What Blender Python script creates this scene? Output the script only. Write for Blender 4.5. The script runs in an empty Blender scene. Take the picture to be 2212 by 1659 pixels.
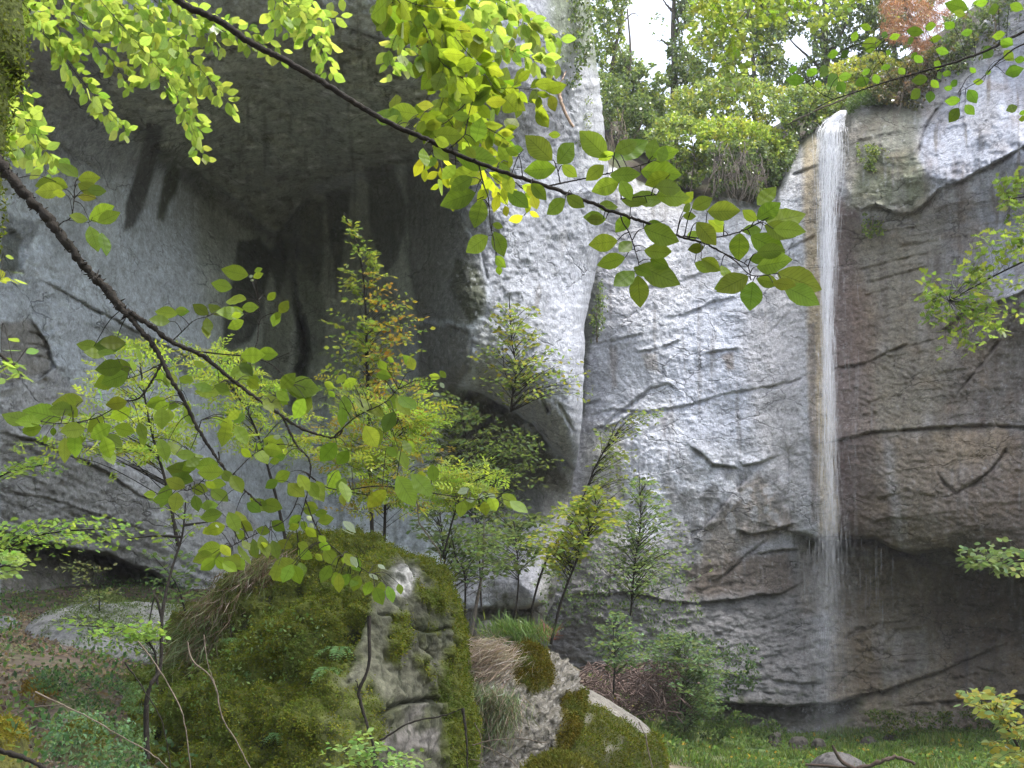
import bpy, bmesh, math, random
import numpy as np
from mathutils import Vector

C = bpy.context.scene.collection
SC = bpy.context.scene
R = math.radians
rng = np.random.default_rng(7)

# ------------------------------------------------------------------ camera, sky, sun, exposure
PITCH = 14.0
FPX = 2372.0            # focal length in units of a 2212 px wide picture
cam_d = bpy.data.cameras.new('camera')
cam = bpy.data.objects.new('camera', cam_d); C.objects.link(cam)
cam.location = (0, 0, 1.6)
cam.rotation_euler = (R(90 + PITCH), 0, 0)
cam_d.sensor_width = 36.0
cam_d.lens = 36.0 * FPX / 2212.0
cam_d.clip_start = 0.1; cam_d.clip_end = 2000
SC.camera = cam

SUN_ELEV, SUN_ROT = 66.0, 104.0       # soft light from high up, behind and to the right
w = bpy.data.worlds.new('World'); SC.world = w; w.use_nodes = True
nt = w.node_tree; nt.nodes.clear()
sky = nt.nodes.new('ShaderNodeTexSky'); sky.sky_type = 'NISHITA'; sky.sun_disc = False
sky.sun_elevation = R(SUN_ELEV); sky.sun_rotation = R(SUN_ROT)
sky.air_density = 1.0; sky.dust_density = 5.0; sky.ozone_density = 1.0; sky.altitude = 600
bg = nt.nodes.new('ShaderNodeBackground'); bg.inputs['Strength'].default_value = 0.15
wo = nt.nodes.new('ShaderNodeOutputWorld')
hs = nt.nodes.new('ShaderNodeHueSaturation'); hs.inputs['Saturation'].default_value = 0.5; hs.inputs['Value'].default_value = 1.3
nt.links.new(sky.outputs[0], hs.inputs['Color']); nt.links.new(hs.outputs[0], bg.inputs['Color']); nt.links.new(bg.outputs[0], wo.inputs['Surface'])
sl = bpy.data.lights.new('sun', 'SUN'); sl.energy = 2.0; sl.angle = R(10); sl.color = (1.0, 0.98, 0.95)
sun = bpy.data.objects.new('sun', sl); C.objects.link(sun)
# sky rotation is measured clockwise from +Y
sd = Vector((math.sin(R(SUN_ROT)) * math.cos(R(SUN_ELEV)), math.cos(R(SUN_ROT)) * math.cos(R(SUN_ELEV)), math.sin(R(SUN_ELEV))))
sun.rotation_euler = sd.to_track_quat('Z', 'Y').to_euler()
SC.view_settings.view_transform = 'Standard'; SC.view_settings.look = 'None'
SC.view_settings.exposure = 1.7; SC.view_settings.gamma = 1.0
SC.cycles.use_denoising = True
SC.cycles.max_bounces = 7; SC.cycles.diffuse_bounces = 4; SC.cycles.transmission_bounces = 4
SC.cycles.transparent_max_bounces = 80; SC.cycles.caustics_reflective = False; SC.cycles.caustics_refractive = False
SC.cycles.sample_clamp_indirect = 6.0

# ------------------------------------------------------------------ picture <-> place
_c, _s = math.cos(R(PITCH)), math.sin(R(PITCH))
def at(u, v, Y):
    """world points seen at (u, v) of a 2212 x 1659 picture, Y metres in front of the photographer"""
    u = np.asarray(u, float); v = np.asarray(v, float); Y = np.asarray(Y, float)
    up = 829.5 - v
    dx = u - 1106.0; dy = FPX * _c - _s * up; dz = FPX * _s + _c * up
    k = Y / dy
    return np.stack(np.broadcast_arrays(dx * k, dy * k, 1.6 + dz * k), -1)
def to_uv(P):
    P = np.asarray(P, float); x = P[..., 0]; y = P[..., 1]; z = P[..., 2] - 1.6
    d = y * _c + z * _s; up = -y * _s + z * _c
    return 1106 + FPX * x / d, 829.5 - FPX * up / d

# ------------------------------------------------------------------ numpy noise
_perm = np.random.default_rng(3).permutation(256); _perm = np.concatenate([_perm, _perm, _perm])
_grad = np.random.default_rng(4).normal(size=(256, 3)); _grad /= np.linalg.norm(_grad, axis=1)[:, None]
def pn(x, y, z=0.0):
    x, y, z = np.broadcast_arrays(np.asarray(x, float), np.asarray(y, float), np.asarray(z, float))
    xi = np.floor(x).astype(int); yi = np.floor(y).astype(int); zi = np.floor(z).astype(int)
    xf = x - xi; yf = y - yi; zf = z - zi
    f = lambda t: t * t * t * (t * (t * 6 - 15) + 10)
    sx, sy, sz = f(xf), f(yf), f(zf)
    def g(i, j, k):
        h = _perm[_perm[_perm[(xi + i) & 255] + ((yi + j) & 255)] + ((zi + k) & 255)]
        gr = _grad[h]
        return gr[..., 0] * (xf - i) + gr[..., 1] * (yf - j) + gr[..., 2] * (zf - k)
    L = lambda a, b, t: a + (b - a) * t
    return 1.5 * L(L(L(g(0,0,0), g(1,0,0), sx), L(g(0,1,0), g(1,1,0), sx), sy),
                   L(L(g(0,0,1), g(1,0,1), sx), L(g(0,1,1), g(1,1,1), sx), sy), sz)
def fbm(x, y, z=0.0, o=4, gain=0.5):
    a = 1.0; s = 0; k = 1.0; t = 0
    for i in range(o):
        s = s + a * pn(x * k + 17.3 * i, y * k + 5.1 * i, np.asarray(z) * k + 3.7 * i); t += a; a *= gain; k *= 2.03
    return s / t
def ridge(x, y, z=0.0, o=4):
    a = 1.0; s = 0; k = 1.0; t = 0
    for i in range(o):
        s = s + a * (1 - np.abs(pn(x * k + 9.3 * i, y * k + 2.1 * i, np.asarray(z) * k + 1.7 * i)) * 2); t += a; a *= 0.5; k *= 2.1
    return s / t
def sstep(a, b, x):
    t = np.clip((x - a) / (b - a), 0, 1); return t * t * (3 - 2 * t)
def rbf(pts, soft=25.0):
    """smooth surface through scattered (a, b, value)"""
    P = np.array(pts, float); n = len(P)
    D = np.sqrt(((P[:, None, :2] - P[None, :, :2]) ** 2).sum(-1) + soft ** 2)
    A = np.zeros((n + 3, n + 3)); A[:n, :n] = D; A[:n, n] = 1; A[:n, n+1:] = P[:, :2]; A[n, :n] = 1; A[n+1:, :n] = P[:, :2].T
    b = np.zeros(n + 3); b[:n] = P[:, 2]
    W = np.linalg.lstsq(A, b, rcond=None)[0]
    def ev(x, y):
        x = np.asarray(x, float); y = np.asarray(y, float); r = W[n] + W[n+1] * x + W[n+2] * y
        for i in range(n): r = r + W[i] * np.sqrt((x - P[i, 0]) ** 2 + (y - P[i, 1]) ** 2 + soft ** 2)
        return r
    return ev
def seg_field(x, y, line):
    """distance to a polyline, sign (+ = above it in the picture) and position along it 0..1"""
    L = np.array(line, float); best = np.full(x.shape, 1e9); sg = np.ones(x.shape); tt = np.zeros(x.shape)
    ln = np.linalg.norm(np.diff(L, axis=0), axis=1); cum = np.concatenate([[0], np.cumsum(ln)]); tot = cum[-1]
    for i in range(len(L) - 1):
        a, b = L[i], L[i+1]; d = b - a; l2 = d @ d
        t = np.clip(((x - a[0]) * d[0] + (y - a[1]) * d[1]) / l2, 0, 1)
        px = x - (a[0] + t * d[0]); py = y - (a[1] + t * d[1]); dist = np.hypot(px, py)
        m = dist < best
        best = np.where(m, dist, best)
        cr = d[0] * (y - a[1]) - d[1] * (x - a[0])
        sg = np.where(m, np.where(cr < 0, 1.0, -1.0), sg)
        tt = np.where(m, (cum[i] + t * ln[i]) / tot, tt)
    return best, sg, tt
def poly_mask(x, y, poly, feather=6.0):
    P = np.array(poly, float); inside = np.zeros(x.shape, bool); best = np.full(x.shape, 1e9)
    n = len(P)
    for i in range(n):
        a, b = P[i], P[(i+1) % n]; d = b - a; l2 = max(d @ d, 1e-9)
        t = np.clip(((x - a[0]) * d[0] + (y - a[1]) * d[1]) / l2, 0, 1)
        best = np.minimum(best, np.hypot(x - a[0] - t * d[0], y - a[1] - t * d[1]))
        c = ((a[1] > y) != (b[1] > y))
        with np.errstate(divide='ignore', invalid='ignore'):
            xi = (b[0] - a[0]) * (y - a[1]) / (b[1] - a[1] if b[1] != a[1] else 1e-9) + a[0]
        inside ^= c & (x < xi)
    sd_ = np.where(inside, best, -best)
    return sstep(-feather, feather, sd_)
def smooth_line(pts, n):
    P = np.array(pts, float)
    if len(P) < 3:
        t = np.linspace(0, 1, n)[:, None]; return P[0] * (1 - t) + P[-1] * t
    Q = np.vstack([2 * P[0] - P[1], P, 2 * P[-1] - P[-2]])
    out = []
    m = len(P) - 1
    for s in np.linspace(0, m, n):
        i = min(int(s), m - 1); t = s - i; a, b, c, d = Q[i:i+4]
        out.append(0.5 * (2*b + (c-a)*t + (2*a-5*b+4*c-d)*t*t + (3*b-a-3*c+d)*t**3))
    return np.array(out)

# ------------------------------------------------------------------ objects
def link(o, parent=None):
    C.objects.link(o)
    if parent is not None: o.parent = parent
    return o
def tag(o, label=None, cat=None, group=None, kind=None):
    if label: o['label'] = label
    if cat: o['category'] = cat
    if group: o['group'] = group
    if kind: o['kind'] = kind
    return o
def mesh(name, V, F, mat, parent=None, col=None, uv=None, smooth=True):
    """F: (n, 3) or (n, 4) vertex indices, or a list of such arrays"""
    V = np.ascontiguousarray(V, dtype=np.float32)
    Fs = [np.asarray(f, dtype=np.int32) for f in (F if isinstance(F, list) else [F]) if len(f)]
    idx = np.concatenate([f.ravel() for f in Fs]); tot = np.concatenate([np.full(len(f), f.shape[1], np.int32) for f in Fs])
    me = bpy.data.meshes.new(name)
    me.vertices.add(len(V)); me.vertices.foreach_set('co', V.ravel())
    me.loops.add(len(idx)); me.loops.foreach_set('vertex_index', idx)
    me.polygons.add(len(tot)); me.polygons.foreach_set('loop_start', np.concatenate([[0], np.cumsum(tot)[:-1]]).astype(np.int32))
    if smooth: me.polygons.foreach_set('use_smooth', np.ones(len(tot), bool))
    if col is not None:
        a = me.attributes.new('Col', 'FLOAT_COLOR', 'POINT')
        c = np.ones((len(V), 4), np.float32); c[:, :3] = np.clip(col, 0, 4)[:, :3]
        if np.asarray(col).shape[1] == 4: c[:, 3] = np.asarray(col)[:, 3]
        a.data.foreach_set('color', c.ravel())
    if uv is not None:
        l = me.uv_layers.new(name='UV'); l.data.foreach_set('uv', np.asarray(uv, np.float32)[idx].ravel())
    me.update(calc_edges=True)
    me.materials.append(mat)
    return link(bpy.data.objects.new(name, me), parent)
def grid_faces(nr, nc):
    i = np.arange(nr - 1)[:, None] * nc + np.arange(nc - 1)[None, :]
    i = i.ravel(); return np.stack([i, i + nc, i + nc + 1, i + 1], 1)
class Tubes:
    def __init__(s): s.V = []; s.F = []; s.n = 0
    def add(s, pts, r0, r1=None, sides=6, n=None, wob=0.0, rough=0.0):
        P = np.array(pts, float)
        P = smooth_line(P, n or max(4, len(P) * 4))
        m = len(P); r1 = r0 * 0.3 if r1 is None else r1
        if wob: P = P + rng.normal(size=P.shape) * wob
        r = np.linspace(r0, r1, m)
        if rough: r = r * (1 + rng.normal(size=m) * rough)
        T = np.gradient(P, axis=0); T /= np.linalg.norm(T, axis=1)[:, None] + 1e-9
        ref = np.array([0.31, 0.52, 0.79]); A = np.cross(T, ref); A /= np.linalg.norm(A, axis=1)[:, None] + 1e-9; B = np.cross(T, A)
        th = np.arange(sides) * 2 * math.pi / sides
        V = P[:, None] + r[:, None, None] * (np.cos(th)[None, :, None] * A[:, None] + np.sin(th)[None, :, None] * B[:, None])
        s.V.append(V.reshape(-1, 3))
        i = np.arange(m - 1)[:, None] * sides + np.arange(sides)[None]; j = np.arange(m - 1)[:, None] * sides + (np.arange(sides)[None] + 1) % sides
        s.F.append(np.stack([i.ravel(), j.ravel(), (j + sides).ravel(), (i + sides).ravel()], 1) + s.n)
        s.n += m * sides
        return P
    def build(s, name, mat, parent=None, col=None):
        V = np.vstack(s.V)
        return mesh(name, V, np.vstack(s.F), mat, parent, None if col is None else np.tile(col, (len(V), 1)))
# leaves ---------------------------------------------------------------
def leaf_tpl(nt_, ns_, shape='beech'):
    t = np.linspace(0, 1, nt_ + 1); s = np.linspace(-1, 1, ns_ + 1)
    T, S = np.meshgrid(t, s, indexing='ij')
    if shape == 'beech': wd = np.sin(np.pi * T ** 0.95) ** 0.85 * (1 - 0.12 * sstep(.6, .95, T)) * (1 + (.05 * np.abs(np.sin(np.pi * 9 * T)) if nt_ > 12 else 0))
    elif shape == 'maple': wd = (0.35 + 0.65 * np.abs(np.sin(3 * np.pi * T))) * (1 - T) ** 0.5 * 1.25
    else: wd = np.sin(np.pi * T ** 0.9)
    wd = np.where((T <= 0) | (T >= 1), 0.02, wd)
    V = np.stack([T, 0.5 * S * wd, 0 * T], -1).reshape(-1, 3)
    return V, grid_faces(nt_ + 1, ns_ + 1), np.stack([T, S], -1).reshape(-1, 2)
TPL_BIG = leaf_tpl(20, 4); TPL_MID = leaf_tpl(5, 2); TPL_SMALL = leaf_tpl(2, 2, 'plain'); TPL_MAPLE = leaf_tpl(6, 2, 'maple')
TPL_DOT = (np.array([[0, 0, 0], [.5, -.5, .04], [1, 0, -.06], [.5, .5, .04]], float), np.array([[0, 1, 2, 3]]), np.array([[0, 0], [.5, -1], [1, 0], [.5, 1]], float))
def leaves(name, P, A, N, L, W, col, mat, tpl=TPL_MID, parent=None, curl=0.12, fold=0.15, wave=0.0, sub=None):
    P = np.asarray(P, float); n = len(P)
    A = A / (np.linalg.norm(A, axis=1)[:, None] + 1e-9)
    B = np.cross(N, A); B /= (np.linalg.norm(B, axis=1)[:, None] + 1e-9); N = np.cross(A, B)
    V0, F0, UV0 = tpl; m = len(V0)
    L = np.broadcast_to(L, (n,)); W = np.broadcast_to(W, (n,))
    cu = curl * rng.normal(size=n); fo = fold * np.abs(rng.normal(size=n)); ph = rng.random(n) * 6.28
    x = V0[None, :, 0]; y = V0[None, :, 1]
    z = -cu[:, None] * (x ** 2) + fo[:, None] * np.abs(y) * (W / L)[:, None] + wave * np.sin(x * 26 + ph[:, None]) * np.abs(y) * 2
    V = P[:, None] + (L[:, None] * x)[..., None] * A[:, None] + (W[:, None] * y)[..., None] * B[:, None] + (L[:, None] * z)[..., None] * N[:, None]
    F = F0[None] + (np.arange(n) * m)[:, None, None]
    uv = np.tile(UV0, (n, 1))
    c = np.repeat(np.asarray(col, float), m, axis=0)
    return mesh(name, V.reshape(-1, 3), F.reshape(-1, F0.shape[1]), mat, parent, c, uv)
def rand_dirs(n):
    d = rng.normal(size=(n, 3)); return d / np.linalg.norm(d, axis=1)[:, None]
def pal(n, cols, var=0.18, wts=None):
    c = np.array(cols, float); k = rng.choice(len(c), n, p=wts)
    return np.clip(c[k] * (1 + var * rng.normal(size=(n, 1))) * (1 + 0.06 * rng.normal(size=(n, 3))), 0.004, 1)

# ------------------------------------------------------------------ materials
def new_mat(name):
    m = bpy.data.materials.new(name); m.use_nodes = True; t = m.node_tree; t.nodes.clear()
    o = t.nodes.new('ShaderNodeOutputMaterial'); return m, t, o
def N(t, typ, **kw):
    n = t.nodes.new(typ)
    for k, v in kw.items():
        if k in n.inputs: n.inputs[k].default_value = v
        else: setattr(n, k, v)
    return n
def noise(t, vec, scale, detail=6, rough=0.6, dist=0.0):
    n = N(t, 'ShaderNodeTexNoise', Scale=scale, Detail=detail, Roughness=rough, Distortion=dist); t.links.new(vec, n.inputs['Vector']); return n.outputs['Fac']
def ramp(t, fac, a, b, lo, hi):
    n = N(t, 'ShaderNodeMapRange'); n.inputs['From Min'].default_value = a; n.inputs['From Max'].default_value = b
    n.inputs['To Min'].default_value = lo; n.inputs['To Max'].default_value = hi; t.links.new(fac, n.inputs['Value']); return n.outputs['Result']
def math_(t, op, a, b=None):
    n = t.nodes.new('ShaderNodeMath'); n.operation = op
    for i, q in enumerate((a, b)):
        if q is None: continue
        if isinstance(q, (int, float)): n.inputs[i].default_value = q
        else: t.links.new(q, n.inputs[i])
    return n.outputs[0]
def scale_col(t, col, fac):
    n = t.nodes.new('ShaderNodeVectorMath'); n.operation = 'SCALE'; t.links.new(col, n.inputs[0])
    t.links.new(fac, n.inputs['Scale']); return n.outputs[0]
def rock_mat(name, s=1.0, bump=0.5, rough=0.85, stretch=(1, 1, 1), crack=False):
    m, t, o = new_mat(name)
    at_ = N(t, 'ShaderNodeAttribute', attribute_name='Col'); tc = t.nodes.new('ShaderNodeTexCoord')
    mp = t.nodes.new('ShaderNodeMapping'); mp.inputs['Scale'].default_value = stretch; t.links.new(tc.outputs['Object'], mp.inputs['Vector'])
    v = mp.outputs[0]
    n1 = noise(t, v, 0.9 * s, 8, 0.65, 0.4); n2 = noise(t, v, 6 * s, 8, 0.75, 0.3); n3 = noise(t, v, 20 * s, 5, 0.8)
    f = math_(t, 'MULTIPLY', ramp(t, n1, 0.3, 0.7, 0.8, 1.2), ramp(t, n2, 0.32, 0.68, 0.62, 1.32))
    f = math_(t, 'MULTIPLY', f, ramp(t, n3, 0.32, 0.68, 0.7, 1.28))
    hc = None
    if crack:      # thin angular fractures that fade in and out
        for sc_, wd_, st_, sq in ((.55, .020, .55, (1, 1, 1.9)), (1.7, .030, .45, (1, 1, 1.6))):
            m2_ = t.nodes.new('ShaderNodeMapping'); m2_.inputs['Scale'].default_value = sq; m2_.inputs['Rotation'].default_value = (0, R(8), 0); t.links.new(tc.outputs['Object'], m2_.inputs['Vector'])
            dn = N(t, 'ShaderNodeTexNoise', Scale=1.6 * sc_, Detail=3, Roughness=.6); t.links.new(m2_.outputs[0], dn.inputs['Vector'])
            va = t.nodes.new('ShaderNodeVectorMath'); va.operation = 'MULTIPLY_ADD'; va.inputs[1].default_value = (.7 / sc_,) * 3; t.links.new(dn.outputs['Color'], va.inputs[0]); t.links.new(m2_.outputs[0], va.inputs[2])
            vo_ = N(t, 'ShaderNodeTexVoronoi', Scale=sc_); vo_.feature = 'DISTANCE_TO_EDGE'; t.links.new(va.outputs[0], vo_.inputs['Vector'])
            ms_ = ramp(t, noise(t, tc.outputs['Object'], .35 * sc_ + .3, 3), .46, .60, 0, 1)
            ln_ = math_(t, 'MULTIPLY', ramp(t, vo_.outputs['Distance'], 0, wd_, 1, 0), ms_)
            f = math_(t, 'MULTIPLY', f, math_(t, 'SUBTRACT', 1.0, math_(t, 'MULTIPLY', ln_, st_)))
            q_ = math_(t, 'MULTIPLY', ln_, .8 / (1 + sc_)); hc = q_ if hc is None else math_(t, 'ADD', hc, q_)
    b = t.nodes.new('ShaderNodeBsdfPrincipled'); b.inputs['Roughness'].default_value = rough
    b.inputs['Specular IOR Level'].default_value = 0.25
    t.links.new(scale_col(t, at_.outputs['Color'], f), b.inputs['Base Color'])
    vo = N(t, 'ShaderNodeTexVoronoi', Scale=3.5 * s); t.links.new(v, vo.inputs['Vector'])
    h = math_(t, 'ADD', math_(t, 'MULTIPLY', n2, 0.8), math_(t, 'MULTIPLY', n3, 0.4))
    h = math_(t, 'ADD', h, math_(t, 'MULTIPLY', vo.outputs['Distance'], 0.15))
    if hc is not None: h = math_(t, 'SUBTRACT', h, hc)
    bp = N(t, 'ShaderNodeBump', Strength=bump, Distance=0.25 / s); t.links.new(h, bp.inputs['Height'])
    t.links.new(bp.outputs[0], b.inputs['Normal']); t.links.new(b.outputs[0], o.inputs['Surface'])
    return m
def leaf_mat(name, trans=0.5, gloss=0.12, veins=False, tcol=(1.35, 1.25, 0.35)):
    m, t, o = new_mat(name)
    at_ = N(t, 'ShaderNodeAttribute', attribute_name='Col'); col = at_.outputs['Color']
    if veins:
        uv = t.nodes.new('ShaderNodeUVMap'); uv.uv_map = 'UV'; sp = t.nodes.new('ShaderNodeSeparateXYZ'); t.links.new(uv.outputs[0], sp.inputs[0])
        a = math_(t, 'ABSOLUTE', sp.outputs['Y'])
        fr = math_(t, 'FRACT', math_(t, 'MULTIPLY', math_(t, 'SUBTRACT', sp.outputs['X'], math_(t, 'MULTIPLY', a, 0.22)), 11.0))
        tri = math_(t, 'ABSOLUTE', math_(t, 'SUBTRACT', fr, 0.5))
        side = ramp(t, tri, 0.0, 0.16, 0.72, 1.0); mid = ramp(t, a, 0.0, 0.07, 0.6, 1.0)
        tc = t.nodes.new('ShaderNodeTexCoord'); bl = ramp(t, noise(t, tc.outputs['Object'], 60, 3), 0.3, 0.7, 0.88, 1.1)
        col = scale_col(t, col, math_(t, 'MULTIPLY', math_(t, 'MULTIPLY', side, mid), bl))
    d = t.nodes.new('ShaderNodeBsdfDiffuse'); t.links.new(col, d.inputs['Color'])
    tr = t.nodes.new('ShaderNodeBsdfTranslucent')
    mu = t.nodes.new('ShaderNodeVectorMath'); mu.operation = 'MULTIPLY'; mu.inputs[1].default_value = tcol; t.links.new(col, mu.inputs[0]); t.links.new(mu.outputs[0], tr.inputs['Color'])
    mx = N(t, 'ShaderNodeMixShader', Fac=trans); t.links.new(d.outputs[0], mx.inputs[1]); t.links.new(tr.outputs[0], mx.inputs[2])
    g = N(t, 'ShaderNodeBsdfGlossy', Roughness=0.45); g.inputs['Color'].default_value = (1, 1, 1, 1)
    fz = N(t, 'ShaderNodeFresnel', IOR=1.4); k = math_(t, "MULTIPLY", fz.outputs[0], gloss * 1.6)
    m2 = t.nodes.new('ShaderNodeMixShader'); t.links.new(k, m2.inputs[0]); t.links.new(mx.outputs[0], m2.inputs[1]); t.links.new(g.outputs[0], m2.inputs[2])
    t.links.new(m2.outputs[0], o.inputs['Surface']); return m
def plain_mat(name, col, rough=0.9, s=12.0, lo=0.6, hi=1.4, bump=0.4, attr=False, dist=0.02):
    m, t, o = new_mat(name); tc = t.nodes.new('ShaderNodeTexCoord')
    n1 = noise(t, tc.outputs['Object'], s, 5, 0.65)
    if attr: c = N(t, 'ShaderNodeAttribute', attribute_name='Col').outputs['Color']
    else:
        q = t.nodes.new('ShaderNodeRGB'); q.outputs[0].default_value = (*col, 1); c = q.outputs[0]
    b = t.nodes.new('ShaderNodeBsdfPrincipled'); b.inputs['Roughness'].default_value = rough; b.inputs['Specular IOR Level'].default_value = 0.2
    t.links.new(scale_col(t, c, ramp(t, n1, 0.3, 0.7, lo, hi)), b.inputs['Base Color'])
    bp = N(t, 'ShaderNodeBump', Strength=bump, Distance=dist); t.links.new(n1, bp.inputs['Height']); t.links.new(bp.outputs[0], b.inputs['Normal'])
    t.links.new(b.outputs[0], o.inputs['Surface']); return m
M_CLIFF = rock_mat('limestone', 1.0, 0.6, crack=True)
M_ROCK = rock_mat('boulder_stone', 2.2, 0.6, crack=True)
M_GROUND = plain_mat('forest_soil', (0, 0, 0), s=9, bump=0.8, attr=True, dist=0.05)
M_BARK = plain_mat('dark_bark', (0.018, 0.015, 0.012), s=40, bump=0.6)
M_BARK2 = plain_mat('grey_bark', (0.11, 0.095, 0.08), s=30, bump=0.6)
M_DEAD = plain_mat('dead_wood', (0.13, 0.105, 0.08), s=30, bump=0.5)
M_MOSSBARK = plain_mat('mossy_bark', (0.06, 0.075, 0.015), s=60, bump=1.0)
M_LEAF = leaf_mat('beech_leaf', 0.72, 0.10, veins=True, tcol=(1.4, 1.25, 0.9))
M_LEAFB = leaf_mat('small_leaf', 0.55, 0.05, tcol=(1.3, 1.2, 0.7))
M_LEAFD = leaf_mat('far_leaf', 0.5, 0.08, tcol=(1.35, 1.25, 0.7))
M_MOSS = leaf_mat('moss', 0.25, 0.0, tcol=(1, 1, .5))
M_GRASS = leaf_mat('grass_blade', 0.35, 0.05, tcol=(1.1, 1.1, .6))
# ================================================================== cliffs
def apply_ledges(U, V, Y, feats, scale=1.0):
    wu = U + 2.5 * fbm(U / 9, V / 9, 7.5, 2); wv = V + 2.5 * fbm(U / 60, V / 60, 9.5, 2) + 3.2 * fbm(U / 9, V / 9, 4.5, 3)
    for f in feats:
        line, up_, dn, wa, wb, cr = f[:6]; wk = 1.0 if dn > 1 else .45; wa *= wk; wb *= wk; up_ *= .6; dn *= (1 if dn > 1 else .5)
        L = np.array(line); pad = 3.2 * max(wa, wb, 8)
        m = (U > L[:, 0].min() - pad) & (U < L[:, 0].max() + pad) & (V > L[:, 1].min() - pad) & (V < L[:, 1].max() + pad)
        if not m.any(): continue
        d, sg, t = seg_field(wu[m], wv[m], line)
        tap = np.minimum(1, np.minimum(t, 1 - t) * 7 + 0.12)
        tap = tap * np.clip(.75 + 1.5 * fbm(U[m] / 30, V[m] / 30, 83.0, 3), .12, 1.7) if dn < 1 else tap * np.clip(1 + .5 * fbm(U[m] / 40, V[m] / 40, 83.0, 3), .5, 1.4)
        e = np.where(sg > 0, -up_ * np.exp(-d / wa), dn * np.exp(-d / wb)) * sstep(0, 2.5, d) + cr * np.exp(-(d / (f[6] if len(f) > 6 else 3.2)) ** 2)
        Y[m] += e * tap * scale
    return Y
def blend(col, m, c, k=1.0):
    m = (m * k)[..., None]; return col * (1 - m) + np.array(c, float) * m

# ---- far wall with the waterfall -------------------------------------------------------------
RW = rbf([(1100,300,35),(1100,900,35),(1100,1500,33.5),(1300,350,32.8),(1300,700,32.3),(1300,1000,32.0),(1300,1300,31.6),(1300,1550,31.5),
  (1550,430,32.6),(1550,800,32),(1550,1100,31.8),(1550,1300,31.9),(1550,1500,31.2),
  (1740,300,32.6),(1740,700,32.2),(1740,1000,32.1),(1740,1200,32.6),(1740,1450,31.5),
  (1795,240,32.0),(1800,300,32.2),(1850,300,31.6),(1880,450,31.0),(1890,520,31.6),(1890,800,31.5),(1880,950,31.2),(1880,1130,30.9),(1890,1250,32.4),(1890,1480,31.6),
  (2000,250,31.2),(2030,380,29.8),(2040,480,30.6),(2030,800,30.2),(2030,1000,29.6),(2040,1170,29.4),(2060,1260,31.6),(2060,1480,30.6),
  (2212,150,30),(2212,330,27.8),(2212,500,28.6),(2212,660,27.6),(2212,760,28.4),(2212,1000,27.6),(2212,1200,27.4),(2212,1300,29.9),(2212,1500,29.2),
  (2600,300,23),(2600,900,22),(2600,1500,24)], 30)
rim_pts = np.array([(1000,330),(1180,330),(1300,345),(1400,400),(1500,432),(1560,425),(1630,440),(1675,405),(1705,335),(1750,295),(1772,282),(1795,262),(1824,240),(1855,216),(1905,214),(1960,205),(2030,140),(2090,70),(2150,25),(2212,-30),(2400,-150),(2700,-300)], float)
NCR, NRR = 720, 660
uu = np.linspace(1060, 2640, NCR); vtop = np.interp(uu, rim_pts[:, 0], rim_pts[:, 1]) + 5 * fbm(uu / 30, 0.5 + 0 * uu, 0, 3)
rr = np.linspace(0, 1, NRR)[:, None]
U = np.broadcast_to(uu, (NRR, NCR)).copy(); V = vtop[None] + rr * (1700 - vtop[None])
Y = RW(U, V)
Y += 1.2 * np.exp(-(V - vtop[None]) / 22)                       # rounded rim
# bedding, blocks and pitting
bx = U / 150; bed = fbm(bx, (V + 0.22 * U) / 26, 2.2, 4)
mlow = sstep(1150, 1330, V); mright = sstep(1790, 1900, U)
Y += 0.26 * fbm(U / 210, V / 210, 3.1, 3) + (0.03 + 0.10 * mlow + 0.03 * mright) * bed
Y += 0.055 * fbm(U / 22, V / 22, 8.0, 4) * (1 + 0.9 * mlow)
fl = ridge((U + 0.7 * V) / 60, (V - 0.25 * U) / 26, 5.0, 3); Y -= 0.10 * mlow * np.clip(fl, 0, 1)
def beds(U, V, per, tilt, seed, warp):
    q = (V + tilt * U) / per + warp * fbm(U / 160, V / 90, seed, 4) + .18 * fbm(U / 22, V / 12, seed + 3, 3); f = q - np.floor(q)
    on = sstep(-.05, .2, fbm(U / 70 + 13.1 * np.floor(q), np.floor(q) * 3.3, seed + 9, 3)); return np.where(f < .85, f / .85, (1 - f) / .15) * on
Y += -.09 * beds(U, V, 60, .16, 31, .7) * (.25 + .5 * mright + .5 * mlow) - .03 * beds(U, V, 17, .14, 41, .9) * (.25 + .8 * mright + .8 * mlow)
Y += .035 * fbm(U / 8, V / 7, 55, 3)
nb = fbm(U / 190, (V + 0.16 * U) / 60, 33.0, 3)
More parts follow.
